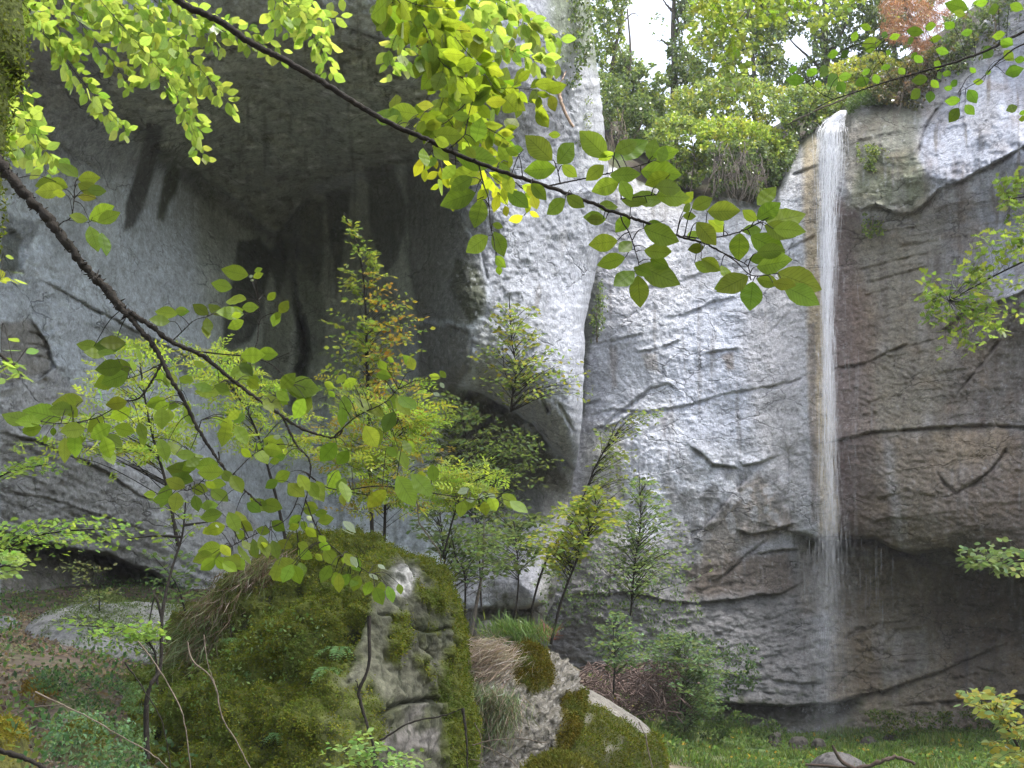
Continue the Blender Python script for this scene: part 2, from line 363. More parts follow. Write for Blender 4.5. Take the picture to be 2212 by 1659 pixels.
RF = [
 ([(1808,796),(1875,783),(1908,766),(1958,745),(1985,743)], .30,.18,22,16,.12), ([(1985,743),(2040,728),(2095,700)], .15,.1,22,16,.05),
 ([(1770,960),(1821,950),(1891,933),(1975,926),(2075,921),(2141,918),(2212,923),(2300,935)], .40,.22,26,18,.2),
 ([(2212,650),(2178,713),(2138,766),(2095,820),(2068,853),(2041,886),(2015,910)], .22,.15,20,16,.16),
 ([(2178,946),(2171,976),(2141,1016),(2101,1046),(2065,1066),(2041,1046),(2025,1020)], -.12,-.22,26,16,.22),
 ([(2200,860),(2150,900),(2100,930)], .12,.1,20,16,.05),
 ([(1371,763),(1421,753),(1471,735)], .22,.25,18,12,.05),
 ([(1264,936),(1304,920),(1334,893),(1371,866),(1404,840),(1441,830),(1461,843)], .16,.14,18,16,.12),
 ([(1264,900),(1320,885),(1401,890),(1475,880),(1575,850),(1661,836),(1708,826),(1761,803)], .16,.15,20,14,.1),
 ([(1300,930),(1340,910),(1371,890)], .22,.25,16,12,.05), ([(1264,873),(1300,863)], .12,.14,16,12,.06),
 ([(1380,625),(1475,606),(1541,580),(1600,572)], .14,.14,20,12,.06), ([(1430,688),(1475,680),(1541,653),(1595,640)], .15,.14,20,12,.06),
 ([(1275,745),(1330,735),(1390,720)], .1,.1,20,12,.03),([(1300,690),(1360,680),(1400,660)], .08,.1,20,12,.03),
 ([(1525,763),(1558,756),(1598,753)], .22,.3,16,14,.05), ([(1670,710),(1690,690),(1710,675)], .1,.1,16,12,.06),
 ([(1490,962),(1541,1003),(1591,1010),(1641,1000),(1681,986)], .42,.35,24,20,.1),
 ([(1695,950),(1708,986),(1705,1020),(1705,1086),(1715,1145)], -.15,.3,24,26,.05),
 ([(1621,1026),(1588,1063),(1555,1103),(1518,1143),(1485,1172)], .35,.3,24,26,.05),
 ([(1591,1143),(1625,1154),(1675,1146),(1711,1133)], .6,.55,26,20,.1), ([(1660,1040),(1690,1060),(1705,1075)], .1,.1,16,16,.06),
 ([(1540,1262),(1575,1236),(1608,1203),(1661,1166)], .12,.12,20,16,.15), ([(1635,1198),(1680,1190),(1725,1186)], .3,.25,20,16,.1),
 ([(1221,1286),(1304,1283),(1371,1279),(1437,1299),(1500,1303),(1580,1298),(1641,1286),(1688,1283),(1725,1262)], .42,.35,26,18,.1),
 ([(1821,1383),(1851,1363),(1878,1361),(1905,1345)], -.1,-.1,16,12,.12), ([(1870,1410),(1905,1395),(1935,1370)], .08,.08,16,12,.08),
 ([(1835,1506),(1908,1493),(1975,1469),(2025,1454),(2091,1423),(2141,1406),(2178,1388)], .5,.35,24,16,.15),
 ([(1420,1500),(1475,1506),(1575,1519),(1708,1526),(1808,1519),(1858,1503)], .35,1.3,22,34,.1),
 ([(1880,1300),(1960,1310),(2080,1305),(2212,1330),(2300,1330)], .22,.2,22,14,.05), ([(1900,1345),(1990,1340),(2120,1350),(2212,1375)], .16,.14,16,12,.05), ([(1930,1430),(2040,1425),(2140,1450),(2260,1440)], .16,.14,18,12,.05), ([(1820,1450),(1900,1455),(1960,1440)], .14,.12,16,12,.05),
 ([(1941,1523),(2041,1516),(2212,1503),(2300,1500)], .2,.5,18,24,.1),
 ([(1715,1149),(1768,1163),(1835,1163),(1891,1163),(1925,1183),(1975,1196),(2041,1186),(2091,1199),(2141,1219),(2212,1239),(2300,1250)], .5,1.9,34,46,.3),
 ([(2055,207),(2021,240),(1998,277),(1988,310),(1978,343)], -.05,-.3,20,30,.22),
 ([(1835,440),(1860,455),(1891,443),(1941,462),(1975,460),(2000,440),(2025,412),(2075,393),(2135,360),(2212,317),(2300,290)], .55,.35,34,26,.1),
 ([(1708,377),(1741,367),(1765,357)], .1,.12,14,10,.12), ([(1700,538),(1718,530),(1761,510)], .14,.14,16,12,.14),
 ([(2030,720),(2075,680),(2125,663),(2175,646),(2212,630),(2300,600)], .5,.4,26,24,.1),
 ([(1845,586),(1925,566),(2008,546)], .12,.1,16,12,.06), ([(1868,613),(1941,593),(2008,573)], .12,.1,16,12,.06),
 ([(1868,640),(1920,622)], .1,.1,14,12,.04), ([(1850,520),(1910,500),(1990,490)], .1,.1,16,12,.05),
 ([(1880,560),(1960,530),(2030,520)], .08,.1,14,12,.05), ([(1850,880),(1900,860),(1960,850)], .08,.08,16,14,.04),
 ([(1890,1080),(1960,1060),(2040,1080)], .12,.1,20,14,.05), ([(1880,1130),(1930,1118),(1990,1125)], .16,.12,20,14,.05),
 ([(1420,1440),(1500,1452),(1600,1462),(1720,1475),(1800,1478)], .14,.12,18,14,.05), ([(1480,1480),(1580,1490),(1700,1500)], .14,.14,16,12,.05),
 ([(1340,1060),(1360,1100),(1356,1180)], -.1,.15,20,26,.04),
 ([(1240,1430),(1320,1440),(1400,1460),(1460,1452)], .3,.5,20,24,.1),
]
Y += -.07 * np.clip(ridge((U + .6 * V) / 34, (V - .5 * U) / 15, 95.0, 3), -.5, 1) * mright * sstep(650, 800, V)
Y = apply_ledges(U, V, Y, RF)
Y = np.where(V > 1640, Y - 0.5 * (V - 1640) / 60, Y)
# wall colours: lime bloom, algae films, ochre and rust seeps, plus some painted shade
wu = U + 10 * fbm(U / 50, V / 50, 21, 4); wv = V + 18 * fbm(U / 50, V / 80, 22, 4)
vs = fbm(U / 16, V / 170, 40, 4)                                 # vertical runs
col = np.zeros(U.shape + (3,)) + np.array([0.44, 0.44, 0.465])
def rp(poly, c, k=1.0, f=8): 
    global col
    col = blend(col, poly_mask(wu, wv, poly, f), c, k)
rp([(1260,560),(1600,420),(1740,430),(1745,900),(1690,960),(1700,1040),(1620,1030),(1500,1160),(1350,1080),(1350,930),(1270,900)], (.50,.515,.565), 1, 20)
rp([(1270,560),(1480,460),(1560,600),(1280,740)], (.54,.54,.58), .8, 25)
rp([(1500,650),(1640,600),(1700,800),(1600,960),(1480,960),(1440,800)], (.52,.545,.63), .9, 30)
rp([(1350,900),(1460,930),(1480,1150),(1380,1160),(1350,1100)], (.55,.57,.64), .9, 14)
rp([(1620,580),(1745,560),(1745,700),(1720,1140),(1690,1140),(1640,980),(1600,760)], (.54,.52,.53), .7, 25)
rp([(1260,940),(1345,910),(1352,1180),(1300,1300),(1250,1300)], (.33,.33,.31), .9, 14)
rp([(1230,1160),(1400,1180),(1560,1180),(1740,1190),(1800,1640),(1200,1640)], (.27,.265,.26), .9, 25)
rp([(1440,1060),(1560,1060),(1530,1280),(1440,1280)], (.30,.30,.31), .9, 14)
rp([(1520,1150),(1590,1060),(1640,1020),(1700,1100),(1720,1150),(1600,1180),(1560,1280),(1500,1290)], (.29,.25,.21), .8, 10)
rp([(1480,1220),(1700,1190),(1720,1280),(1480,1290)], (.20,.16,.13), .8, 14)
rp([(1550,1320),(1720,1330),(1800,1420),(1810,1500),(1500,1480)], (.36,.35,.35), .8, 30)
rp([(1785,420),(1850,430),(1880,560),(1900,700),(1905,900),(1910,1190),(1790,1180),(1790,700)], (.19,.145,.135), .95, 14)
rp([(1850,540),(1990,470),(2020,700),(1990,920),(1900,930),(1880,700)], (.30,.275,.235), .95, 18)
rp([(1990,470),(2130,420),(2160,640),(2060,720),(2010,700)], (.27,.26,.26), .9, 18)
rp([(1840,480),(2040,470),(2030,560),(1860,560)], (.30,.285,.25), .7, 14)
rp([(1820,250),(1990,215),(1985,330),(2010,420),(1980,470),(1830,450)], (.27,.27,.215), .95, 12)
rp([(1850,330),(1960,330),(2010,400),(1970,450),(1850,430)], (.13,.15,.07), .55, 16)
rp([(1800,245),(1850,240),(1860,330),(1830,420),(1815,350)], (.40,.37,.33), .7, 12)
rp([(1985,350),(2000,280),(2060,200),(2240,60),(2300,330),(2120,380),(2070,400),(2030,412)], (.42,.44,.51), 1, 8)
rp([(2058,400),(2100,395),(2135,560),(2140,660),(2212,660),(2212,600),(2150,560),(2120,480),(2110,400)], (.47,.48,.54), .95, 9)
rp([(2120,330),(2160,250),(2150,210),(2130,200),(2110,260)], (.30,.30,.32), .7, 8)
rp([(2100,400),(2212,330),(2300,330),(2300,600),(2160,600)], (.33,.34,.38), .8, 14)
rp([(2000,700),(2212,640),(2300,640),(2300,920),(2010,925)], (.20,.175,.15), .95, 20)
rp([(1900,760),(2060,720),(2040,880),(1960,925),(1900,920)], (.255,.235,.20), .9, 20)
rp([(1790,950),(1900,940),(1940,1190),(1800,1170)], (.14,.11,.105), .95, 14)
rp([(1920,940),(2212,925),(2300,925),(2300,1230),(1960,1190)], (.23,.185,.15), .95, 18)
rp([(2010,930),(2160,925),(2170,1000),(2040,1040)], (.34,.29,.24), .7, 18)
rp([(1760,1180),(1960,1210),(2300,1240),(2300,1400),(2000,1420),(1800,1330)], (.17,.14,.105), .95, 20)
rp([(1800,1330),(1940,1380),(2240,1400),(2300,1640),(1780,1640)], (.30,.245,.185), .95, 18)
rp([(1900,1370),(2000,1360),(2010,1450),(1905,1480)], (.33,.33,.33), .9, 10)
rp([(1840,1370),(1900,1360),(1900,1480),(1850,1500)], (.24,.17,.11), .8, 12)
rp([(1720,1180),(1800,1170),(1810,1320),(1730,1330)], (.27,.24,.20), .7, 14)
rp([(1440,1500),(1800,1525),(1860,1505),(1900,1560),(1440,1590)], (.16,.15,.12), .9, 12)
# ochre seep beside the water
oc = [(1732,300),(1764,290),(1772,420),(1772,560),(1780,640),(1788,800),(1800,950),(1806,1060),(1818,1150),(1772,1150),(1758,1000),(1748,850),(1742,640),(1735,480)]
rp(oc, (.46,.37,.24), .85, 9)
rp([(1758,300),(1769,300),(1772,560),(1764,560)], (.50,.44,.33), .6, 4)
rp([(1745,700),(1760,700),(1772,1130),(1752,1130)], (.24,.21,.20), .7, 5)
# dark water stains and tufa patches
for p, c in (([(1558,768),(1582,764),(1586,800),(1572,806)], (.22,.19,.17)), ([(1424,900),(1442,892),(1434,945),(1428,948)], (.24,.23,.25)),
             ([(1385,765),(1420,760),(1425,800),(1395,800)], (.34,.32,.31)), ([(1320,755),(1336,752),(1334,840),(1322,840)], (.36,.34,.34))):
    rp(p, c, .85, 5)
col = blend(col, sstep(.14, .42, vs) * (0.5 + 0.3 * mright), (.20,.185,.17))
col = blend(col, sstep(.25, .5, -vs) * 0.3 * (1 - mlow), (.62,.63,.68))
sp = fbm(U / 9, V / 9, 50, 3); col = blend(col, sstep(.22, .40, sp) * 0.35, (.60,.60,.62)); col = blend(col, sstep(.25, .45, -sp) * 0.45, (.17,.165,.15))
col = blend(col, sstep(.1, .5, fbm(U / 60, V / 60, 51, 4)) * mright * 0.35, (.24,.16,.11))
mg = sstep(.12, .35, fbm(U / 26, V / 26, 77, 4)) * sstep(1400, 1560, V); col = blend(col, mg * 0.8, (.07,.10,.025))
mg = sstep(.0, .3, fbm(U / 30, V / 30, 78, 4) + 0.3) * np.exp(-(V - vtop[None]) / 28); col = blend(col, mg * 0.9, (.06,.07,.03))

rp([(1250,560),(1285,560),(1302,640),(1290,720),(1268,770),(1262,900),(1240,900)], (.09,.10,.07), .8, 7)  # gully shade painted as a dark strip beside the buttress
mz = np.exp(-((V - 1070) / 90) ** 2) * sstep(1330, 1400, U) * sstep(1730, 1680, U); mn = fbm(U / 34, V / 42, 101, 5); col = blend(col, mz * sstep(.0, .18, mn) * .8, (.17,.17,.17)); col = blend(col, mz * sstep(.05, .2, -mn) * .6, (.60,.61,.66))
rp([(1800,950),(1890,945),(1935,1185),(1815,1170)], (.12,.085,.085), .75, 16)
rp([(2010,932),(2170,925),(2190,985),(2050,1010)], (.36,.28,.19), .55, 14)
rp([(1835,620),(1895,640),(1900,780),(1830,790)], (.17,.11,.095), .6, 16)
lowk = 1 - .42 * sstep(1080, 1260, V + .12 * (U - 1700)) ; col = col * (lowk * (1 - .10 * mright))[..., None]; col = blend(col, sstep(-.1, .45, fbm(U / 90, V / 60, 91, 4)) * mright * .35, (.27,.19,.115)); col = blend(col, mright * sstep(430, 560, V) * sstep(2100, 1980, U) * .35, (.27,.235,.165)); col = blend(col, sstep(.05, .35, fbm(U / 24, V / 150, 92, 4)) * mright * .35, (.13,.10,.09)); col = blend(col, sstep(.1, .4, fbm(U / 30, V / 120, 93, 4)) * mright * .25, (.40,.38,.37))   # wet, stained foot of the wall, with tree shade painted into its darkening
P = at(U, V, Y)
# plateau edge running back from the rim
back = []; cb = []
for k, (dy, dz) in enumerate(((.5, .25), (1.4, .5), (3, .9), (5, 1.6), (8, 2.6))):
    q = P[0] + np.array([0, dy, dz]); back.append(q + 0.1 * fbm(uu[:, None] / 30, k * 3.3, 0, 3)); cb.append(np.tile([.05, .05, .03], (NCR, 1)))
P = np.concatenate([np.array(back[::-1]), P]); col = np.concatenate([np.array(cb[::-1]), col])
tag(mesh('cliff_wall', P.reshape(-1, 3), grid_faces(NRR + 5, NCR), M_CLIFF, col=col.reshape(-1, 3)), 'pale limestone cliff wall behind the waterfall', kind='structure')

# ---- near cliff: slab, hollow with its roof, and buttress ------------------------------------------
LW = rbf([(-700,0,11),(-700,800,12),(-700,1600,12),(0,150,16.2),(0,400,17),(0,800,17.8),(0,1250,20),(0,1600,17),(-300,400,14),(-300,1200,16.5),
  (100,250,17.2),(120,100,16.2),(250,330,19.6),(250,500,20.5),(250,800,21.2),(250,1000,21.2),(250,1180,22.2),(250,1280,24),(250,1600,21),
  (430,400,25.0),(450,600,24.4),(450,800,24.8),(450,1000,24.4),(450,1200,24.4),
  (560,480,27.6),(600,540,28.4),(620,800,28.9),(600,1100,27.6),(600,1400,26),
  (700,430,28.0),(700,600,28.3),(720,800,28.0),(720,1100,27.6),(850,370,25.8),(850,500,26.2),(850,700,26.4),(850,900,26.9),(850,1200,27.2),
  (940,350,24.1),(1000,420,23.4),(1000,650,23.2),(1000,800,23.6),(1080,300,23.2),(1100,500,23.3),(1150,700,23.8),(1150,850,24.2),(1230,950,25.6),
  (1280,300,25.2),(1270,600,25.8),(1290,0,25.4),(1290,-250,26),(1010,900,26.6),(1100,980,28.2),(1200,1060,30.2),(1000,1050,27.8),
  (1000,1200,27.2),(1100,1200,27.4),(1210,1180,28.6),(1000,1300,26.8),(1150,1290,27.2),(1100,1350,29.2),(1000,1420,28),(1200,1420,29),(900,1600,26),
  (300,100,14.6),(600,55,15.8),(900,90,17.4),(1040,160,20.2),(450,220,18.6),(600,220,20.4),(620,380,25),(750,250,20.8),(760,350,24.5),(880,220,20.6),(340,280,19.6),
  (300,-80,13.8),(600,-100,14.8),(900,-80,16.4),(1100,0,20),(1100,-250,19),(600,-260,14.6),(0,-250,13)], 22)
NCL, NRL = 740, 660
vv = np.linspace(-260, 1640, NRL)
edge = np.interp(vv, [-260,0,60,150,250,400,560,640,700,760,900,1000,1090,1180,1300,1400,1640], [1262,1275,1280,1290,1303,1318,1292,1276,1262,1262,1258,1246,1228,1216,1196,1150,1110])
edge += 4 * fbm(vv / 25, 0.3 + 0 * vv, 0, 3)
s_ = np.linspace(0, 1, NCL) ** 0.92
U = -420 + s_[None] * (edge[:, None] + 420); V = np.broadcast_to(vv[:, None], U.shape).copy()
Y = LW(U, V)
Y += 1.3 * np.exp(-(edge[:, None] - U) / 14)
Y += 0.30 * fbm(U / 190, V / 230, 3.1, 3) + 0.13 * fbm(U / 55, V / 55, 6, 4) + .05 * fbm(U / 16, V / 16, 66, 4) - .05 * beds(U, V, 70, .55, 71, 1.0)
mbut = sstep(960, 1040, U) * sstep(1020, 960, V)
Y += 0.045 * fbm(U / 12, V / 12, 8.0, 3) * (1 + 0.2 * mbut)
Y += 0.05 * fbm((U - .5 * V) / 26, (V + .5 * U) / 70, 11.0, 4) * mbut
mll = sstep(880, 1000, V - 0.0 * U) * sstep(620, 500, U)
Y += 0.11 * fbm((U + 0.4 * V) / 120, (V - 0.42 * U) / 16, 13, 5) * mll
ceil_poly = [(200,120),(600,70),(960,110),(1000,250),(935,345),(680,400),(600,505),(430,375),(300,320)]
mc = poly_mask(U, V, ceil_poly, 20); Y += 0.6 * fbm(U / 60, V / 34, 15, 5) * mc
LF = [
 ([(60,270),(77,283),(133,317),(183,350),(233,373)], .16,.1,20,14,.12,7),
 ([(300,310),(370,345),(430,380),(520,440),(560,490),(600,512)], .30,.25,26,16,.15),
 ([(600,512),(640,460),(670,412),(740,372),(800,352),(870,345),(935,338)], .30,.35,26,16,.15),
 ([(672,410),(668,460),(640,520),(634,610)], -.05,.0,12,12,.15),
 ([(600,505),(612,560),(633,610),(643,670),(657,720),(655,770),(640,803),(633,853),(627,886),(630,930)], -.1,.0,12,12,.25,6),
 ([(644,670),(656,720),(660,760),(650,800),(636,850)], 0,0,10,10,1.1,8),
 ([(67,596),(117,620),(183,656),(250,690),(293,716),(333,733),(433,786),(500,836),(550,880),(583,920)], .34,.10,26,30,.10,7),
 ([(0,843),(33,823),(83,820),(117,793),(100,740),(73,700),(63,686)], .0,-.50,14,60,.04),
 ([(60,716),(85,722),(110,735)], .15,.1,8,6,.1), ([(62,742),(90,748),(112,755)], .15,.1,8,6,.1), ([(66,768),(90,772),(112,778)], .15,.1,8,6,.1),
 ([(0,520),(25,505),(42,540),(38,585),(0,600)], -.1,.0,12,12,.15,9),
 ([(260,993),(300,1013),(350,1043),(420,1060)], .25,.2,16,12,.15),
 ([(0,935),(83,953),(150,983),(230,1020),(300,1070),(400,1100)], .3,.15,22,14,.1),
 ([(0,1060),(100,1075),(200,1110),(330,1150)], .2,.15,20,14,.06),
 ([(0,1149),(50,1159),(100,1173),(167,1189),(233,1199),(283,1223),(333,1239),(380,1262)], .5,2.2,26,50,.2),
 ([(971,830),(1037,846),(1104,886),(1150,913),(1187,960),(1214,986),(1240,1015)], .3,2.2,22,60,.2),
 ([(880,560),(900,640),(960,700),(1010,720)], .1,.1,30,20,.1),
 ([(937,360),(964,417),(1004,483),(1037,533),(1052,600),(1030,650)], .05,-.1,30,30,.06),
 ([(1000,700),(1020,740),(1014,780),(1000,815)], .1,.1,20,20,.06),
 ([(1164,846),(1174,870),(1187,893)], -.05,.1,12,16,.25),([(1205,868),(1222,900),(1240,935)], 0,.05,12,12,.15),
 ([(1020,1319),(1071,1312),(1137,1316),(1180,1300),(1187,1266)], .5,1.4,22,32,.2),
 ([(1000,1180),(1060,1165),(1130,1200),(1160,1225)], .1,.1,22,18,.05),
 ([(1205,140),(1222,200),(1240,270)], -.1,.15,16,30,.1), ([(1150,140),(1200,180),(1215,230)], .25,.1,22,18,.1),
 ([(250,60),(400,70),(600,40),(760,60),(900,110)], .2,.5,20,30,.1),
]
Y = apply_ledges(U, V, Y, LF)
wu = U + 8 * fbm(U / 40, V / 60, 21, 4); wv = V + 16 * fbm(U / 50, V / 80, 22, 4)
col = np.zeros(U.shape + (3,)) + np.array([0.50, 0.545, 0.60])
rp([(-420,-300),(300,-300),(260,70),(230,200),(0,260),(-420,300)], (.50,.52,.57), .8, 20)
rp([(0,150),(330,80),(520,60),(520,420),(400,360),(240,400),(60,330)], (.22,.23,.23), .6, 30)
rp([(0,390),(430,390),(430,640),(500,820),(250,690),(60,600),(0,560)], (.58,.635,.70), .9, 30)
rp([(430,380),(520,450),(600,520),(640,620),(640,900),(480,800),(420,560)], (.50,.54,.50), .9, 25)
rp([(735,560),(760,560),(770,700),(745,760)], (.42,.45,.40), .8, 6)
rp([(660,420),(940,340),(980,600),(900,700),(760,900),(660,880),(650,600)], (.52,.56,.50), .95, 22)
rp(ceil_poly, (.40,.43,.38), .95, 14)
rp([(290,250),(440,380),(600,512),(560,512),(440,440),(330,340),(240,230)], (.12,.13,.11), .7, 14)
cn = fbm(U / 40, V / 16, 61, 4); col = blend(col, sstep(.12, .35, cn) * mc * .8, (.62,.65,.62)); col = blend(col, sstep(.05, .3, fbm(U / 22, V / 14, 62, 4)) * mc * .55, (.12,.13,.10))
for p, c, k in (
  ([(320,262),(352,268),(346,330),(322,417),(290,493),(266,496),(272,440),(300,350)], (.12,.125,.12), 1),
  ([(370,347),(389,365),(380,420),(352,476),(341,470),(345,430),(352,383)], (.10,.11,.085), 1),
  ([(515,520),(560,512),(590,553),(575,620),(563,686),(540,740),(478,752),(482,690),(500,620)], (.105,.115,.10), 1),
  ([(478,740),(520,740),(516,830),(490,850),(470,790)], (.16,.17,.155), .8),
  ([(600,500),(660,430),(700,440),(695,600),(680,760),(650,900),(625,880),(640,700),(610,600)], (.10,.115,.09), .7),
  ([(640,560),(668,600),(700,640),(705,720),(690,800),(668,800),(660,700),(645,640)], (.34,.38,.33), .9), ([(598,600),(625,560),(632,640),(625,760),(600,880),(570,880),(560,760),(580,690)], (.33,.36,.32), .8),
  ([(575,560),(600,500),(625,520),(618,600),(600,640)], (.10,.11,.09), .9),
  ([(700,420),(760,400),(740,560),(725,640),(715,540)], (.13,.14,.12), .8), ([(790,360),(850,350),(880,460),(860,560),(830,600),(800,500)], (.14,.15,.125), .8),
  ([(880,350),(950,360),(1000,480),(1040,560),(1055,660),(1015,700),(900,690),(880,560)], (.24,.25,.23), .9),
  ([(985,560),(1045,580),(1056,680),(1010,700),(975,620)], (.07,.08,.045), .85),
  ([(900,700),(1015,710),(1020,800),(975,850),(910,850),(905,760)], (.20,.205,.19), .95),
  ([(0,490),(45,500),(40,585),(0,590)], (.05,.06,.03), .8), ([(0,440),(30,470),(90,480),(60,540),(0,500)], (.13,.14,.14), .6),
  ([(180,700),(300,716),(440,800),(500,850),(400,810),(250,730)], (.15,.16,.13), .7),
  ([(0,690),(60,690),(112,750),(112,800),(60,830),(0,830)], (.22,.20,.17), .8),
  ([(0,830),(120,800),(300,950),(560,1130),(560,1300),(0,1300)], (.40,.405,.42), .85),
  ([(0,930),(200,960),(330,1120),(380,1250),(0,1150)], (.20,.20,.19), .7),
  ([(0,1150),(120,1178),(330,1240),(400,1300),(0,1320)], (.13,.12,.095), .9),
  ([(90,480),(180,470),(190,560),(120,560)], (.25,.26,.27), .3)):
    rp(p, c, k, 6)
rp([(1010,120),(1080,130),(1260,-300),(1400,-300),(1400,1200),(1240,1060),(1210,985),(1150,912),(1030,845),(1020,740),(1056,640),(1010,480),(960,380)], (.33,.345,.385), 1, 14)
rp([(1080,140),(1210,180),(1230,300),(1150,330),(1080,250)], (.38,.38,.40), .8, 22)
rp([(1210,0),(1400,0),(1400,420),(1250,380),(1230,250)], (.40,.41,.43), .85, 18)
rp([(1190,560),(1270,600),(1260,900),(1200,880)], (.40,.42,.48), .6, 25)
rp([(1170,-300),(1400,-300),(1400,40),(1300,170),(1250,120),(1190,150)], (.13,.16,.08), .8, 18)
rp([(1164,606),(1170,626),(1162,678),(1154,664),(1156,623)], (.20,.20,.21), .95, 2.5)
rp([(1208,500),(1222,480),(1226,520),(1214,560)], (.34,.34,.36), .7, 5)
rp([(1020,700),(1060,700),(1090,820),(1040,840)], (.36,.37,.37), .6, 16)
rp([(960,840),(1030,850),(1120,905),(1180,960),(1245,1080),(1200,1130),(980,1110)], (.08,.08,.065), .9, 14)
rp([(980,1110),(1120,1110),(1200,1160),(1230,1300),(960,1300)], (.30,.30,.33), .9, 16)
rp([(960,1310),(1190,1310),(1240,1640),(960,1640)], (.16,.15,.13), .9, 14)
rp([(1180,1020),(1300,1020),(1300,1640),(1140,1640)], (.24,.235,.22), .85, 12)
vs = fbm(U / 18, V / 200, 40, 4)
col = blend(col, sstep(.12, .42, vs) * 0.6 * (1 - mbut) * sstep(330, 560, U), (.15,.165,.14)); col = blend(col, sstep(.1, .4, fbm(U / 30, V / 30, 70, 5)) * .35, (.24,.25,.24))
sp = fbm(U / 8, V / 8, 50, 3); col = blend(col, sstep(.2, .42, sp) * (.22 + .35 * mbut), (.60,.61,.66)); col = blend(col, sstep(.22, .42, -sp) * (.3 + .1 * mbut), (.16,.165,.165))
mo = sstep(.1, .35, fbm(U / 24, V / 24, 88, 4)) * sstep(1080, 1300, V); col = blend(col, mo * .6, (.07,.09,.03))
P = at(U, V, Y)
back = []; cb = []
for k, (du, dy) in enumerate(((-3, 1.2), (-10, 3), (-25, 6), (-50, 10))):
    q = at(edge + du, vv, Y[:, -1] + dy); back.append(q); cb.append(col[:, -1] * .8)
P = np.concatenate([P, np.stack(back, 1)], 1); col = np.concatenate([col, np.stack(cb, 1)], 1)
top = P[0:1] + np.array([0, 6, 3.0]); P = np.concatenate([top, P]); col = np.concatenate([col[0:1], col])
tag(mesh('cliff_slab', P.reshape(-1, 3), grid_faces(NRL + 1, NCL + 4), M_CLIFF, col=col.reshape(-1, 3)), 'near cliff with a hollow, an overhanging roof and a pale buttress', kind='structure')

# ================================================================== ground
gp = [(0,1290,19.5),(200,1380,15),(0,1420,12),(150,1500,10),(60,1600,8),(350,1500,10.5),(300,1659,8),(0,1659,6.5),(500,1290,24),(700,1300,26),(980,1400,26),(1100,1420,26),
      (1240,1440,28.5),(1300,1520,26),(1440,1590,28),(1700,1592,30.5),(1900,1585,30.5),(2100,1580,30),(2400,1570,27),(1500,1659,21.5),(1800,1659,23),(2212,1659,21.5),(2600,1659,19),(1200,1659,17)]
G = []
for u_, v_, y_ in gp:
    p = at(u_, v_, y_); G.append((p[0], p[1], p[2]))
G += [(0, 0, 0), (3, 4, -.2), (-4, 3, .4), (1, 9, -.6), (6, 10, -.8), (-6, 5, .9), (10, 0, 0), (-10, 0, 1.5), (-30, 10, 6), (30, 20, -.5), (0, -20, .5), (-20, -20, 1), (20, -20, 0), (-30, 40, 5), (30, 45, 0), (0, 45, 0)]
GZ = rbf(G, 1.2)
def ground_z(x, y): return GZ(x, y) + 0.10 * fbm(np.asarray(x) / 2.2, np.asarray(y) / 2.2, 0, 4)
gx = np.linspace(-1, 1, 420); gy = np.linspace(-30, 44, 460)
X, YY = np.meshgrid(34 * np.sign(gx) * np.abs(gx) ** 1.2, gy)
Z = ground_z(X, YY) + 0.05 * fbm(X * 1.6, YY * 1.6, 4, 4) * sstep(26, 16, YY)
gc = np.zeros(X.shape + (3,)) + np.array([.085, .065, .05])
n1 = fbm(X / 1.1, YY / 1.1, 5, 4); gc = blend(gc, sstep(-.05, .25, n1) * .75, (.06, .085, .025)); gc = blend(gc, sstep(.1, .3, fbm(X * 2, YY * 2, 9, 3)) * .6, (.17, .13, .10))
gc = blend(gc, sstep(2, 6, X) * sstep(15, 20, YY) * .8, (.07, .12, .03))
tag(mesh('ground', np.stack([X, YY, Z], -1).reshape(-1, 3), grid_faces(460, 420)[:, ::-1], M_GROUND, col=gc.reshape(-1, 3)), 'forest floor sloping down to a grassy hollow', kind='structure')
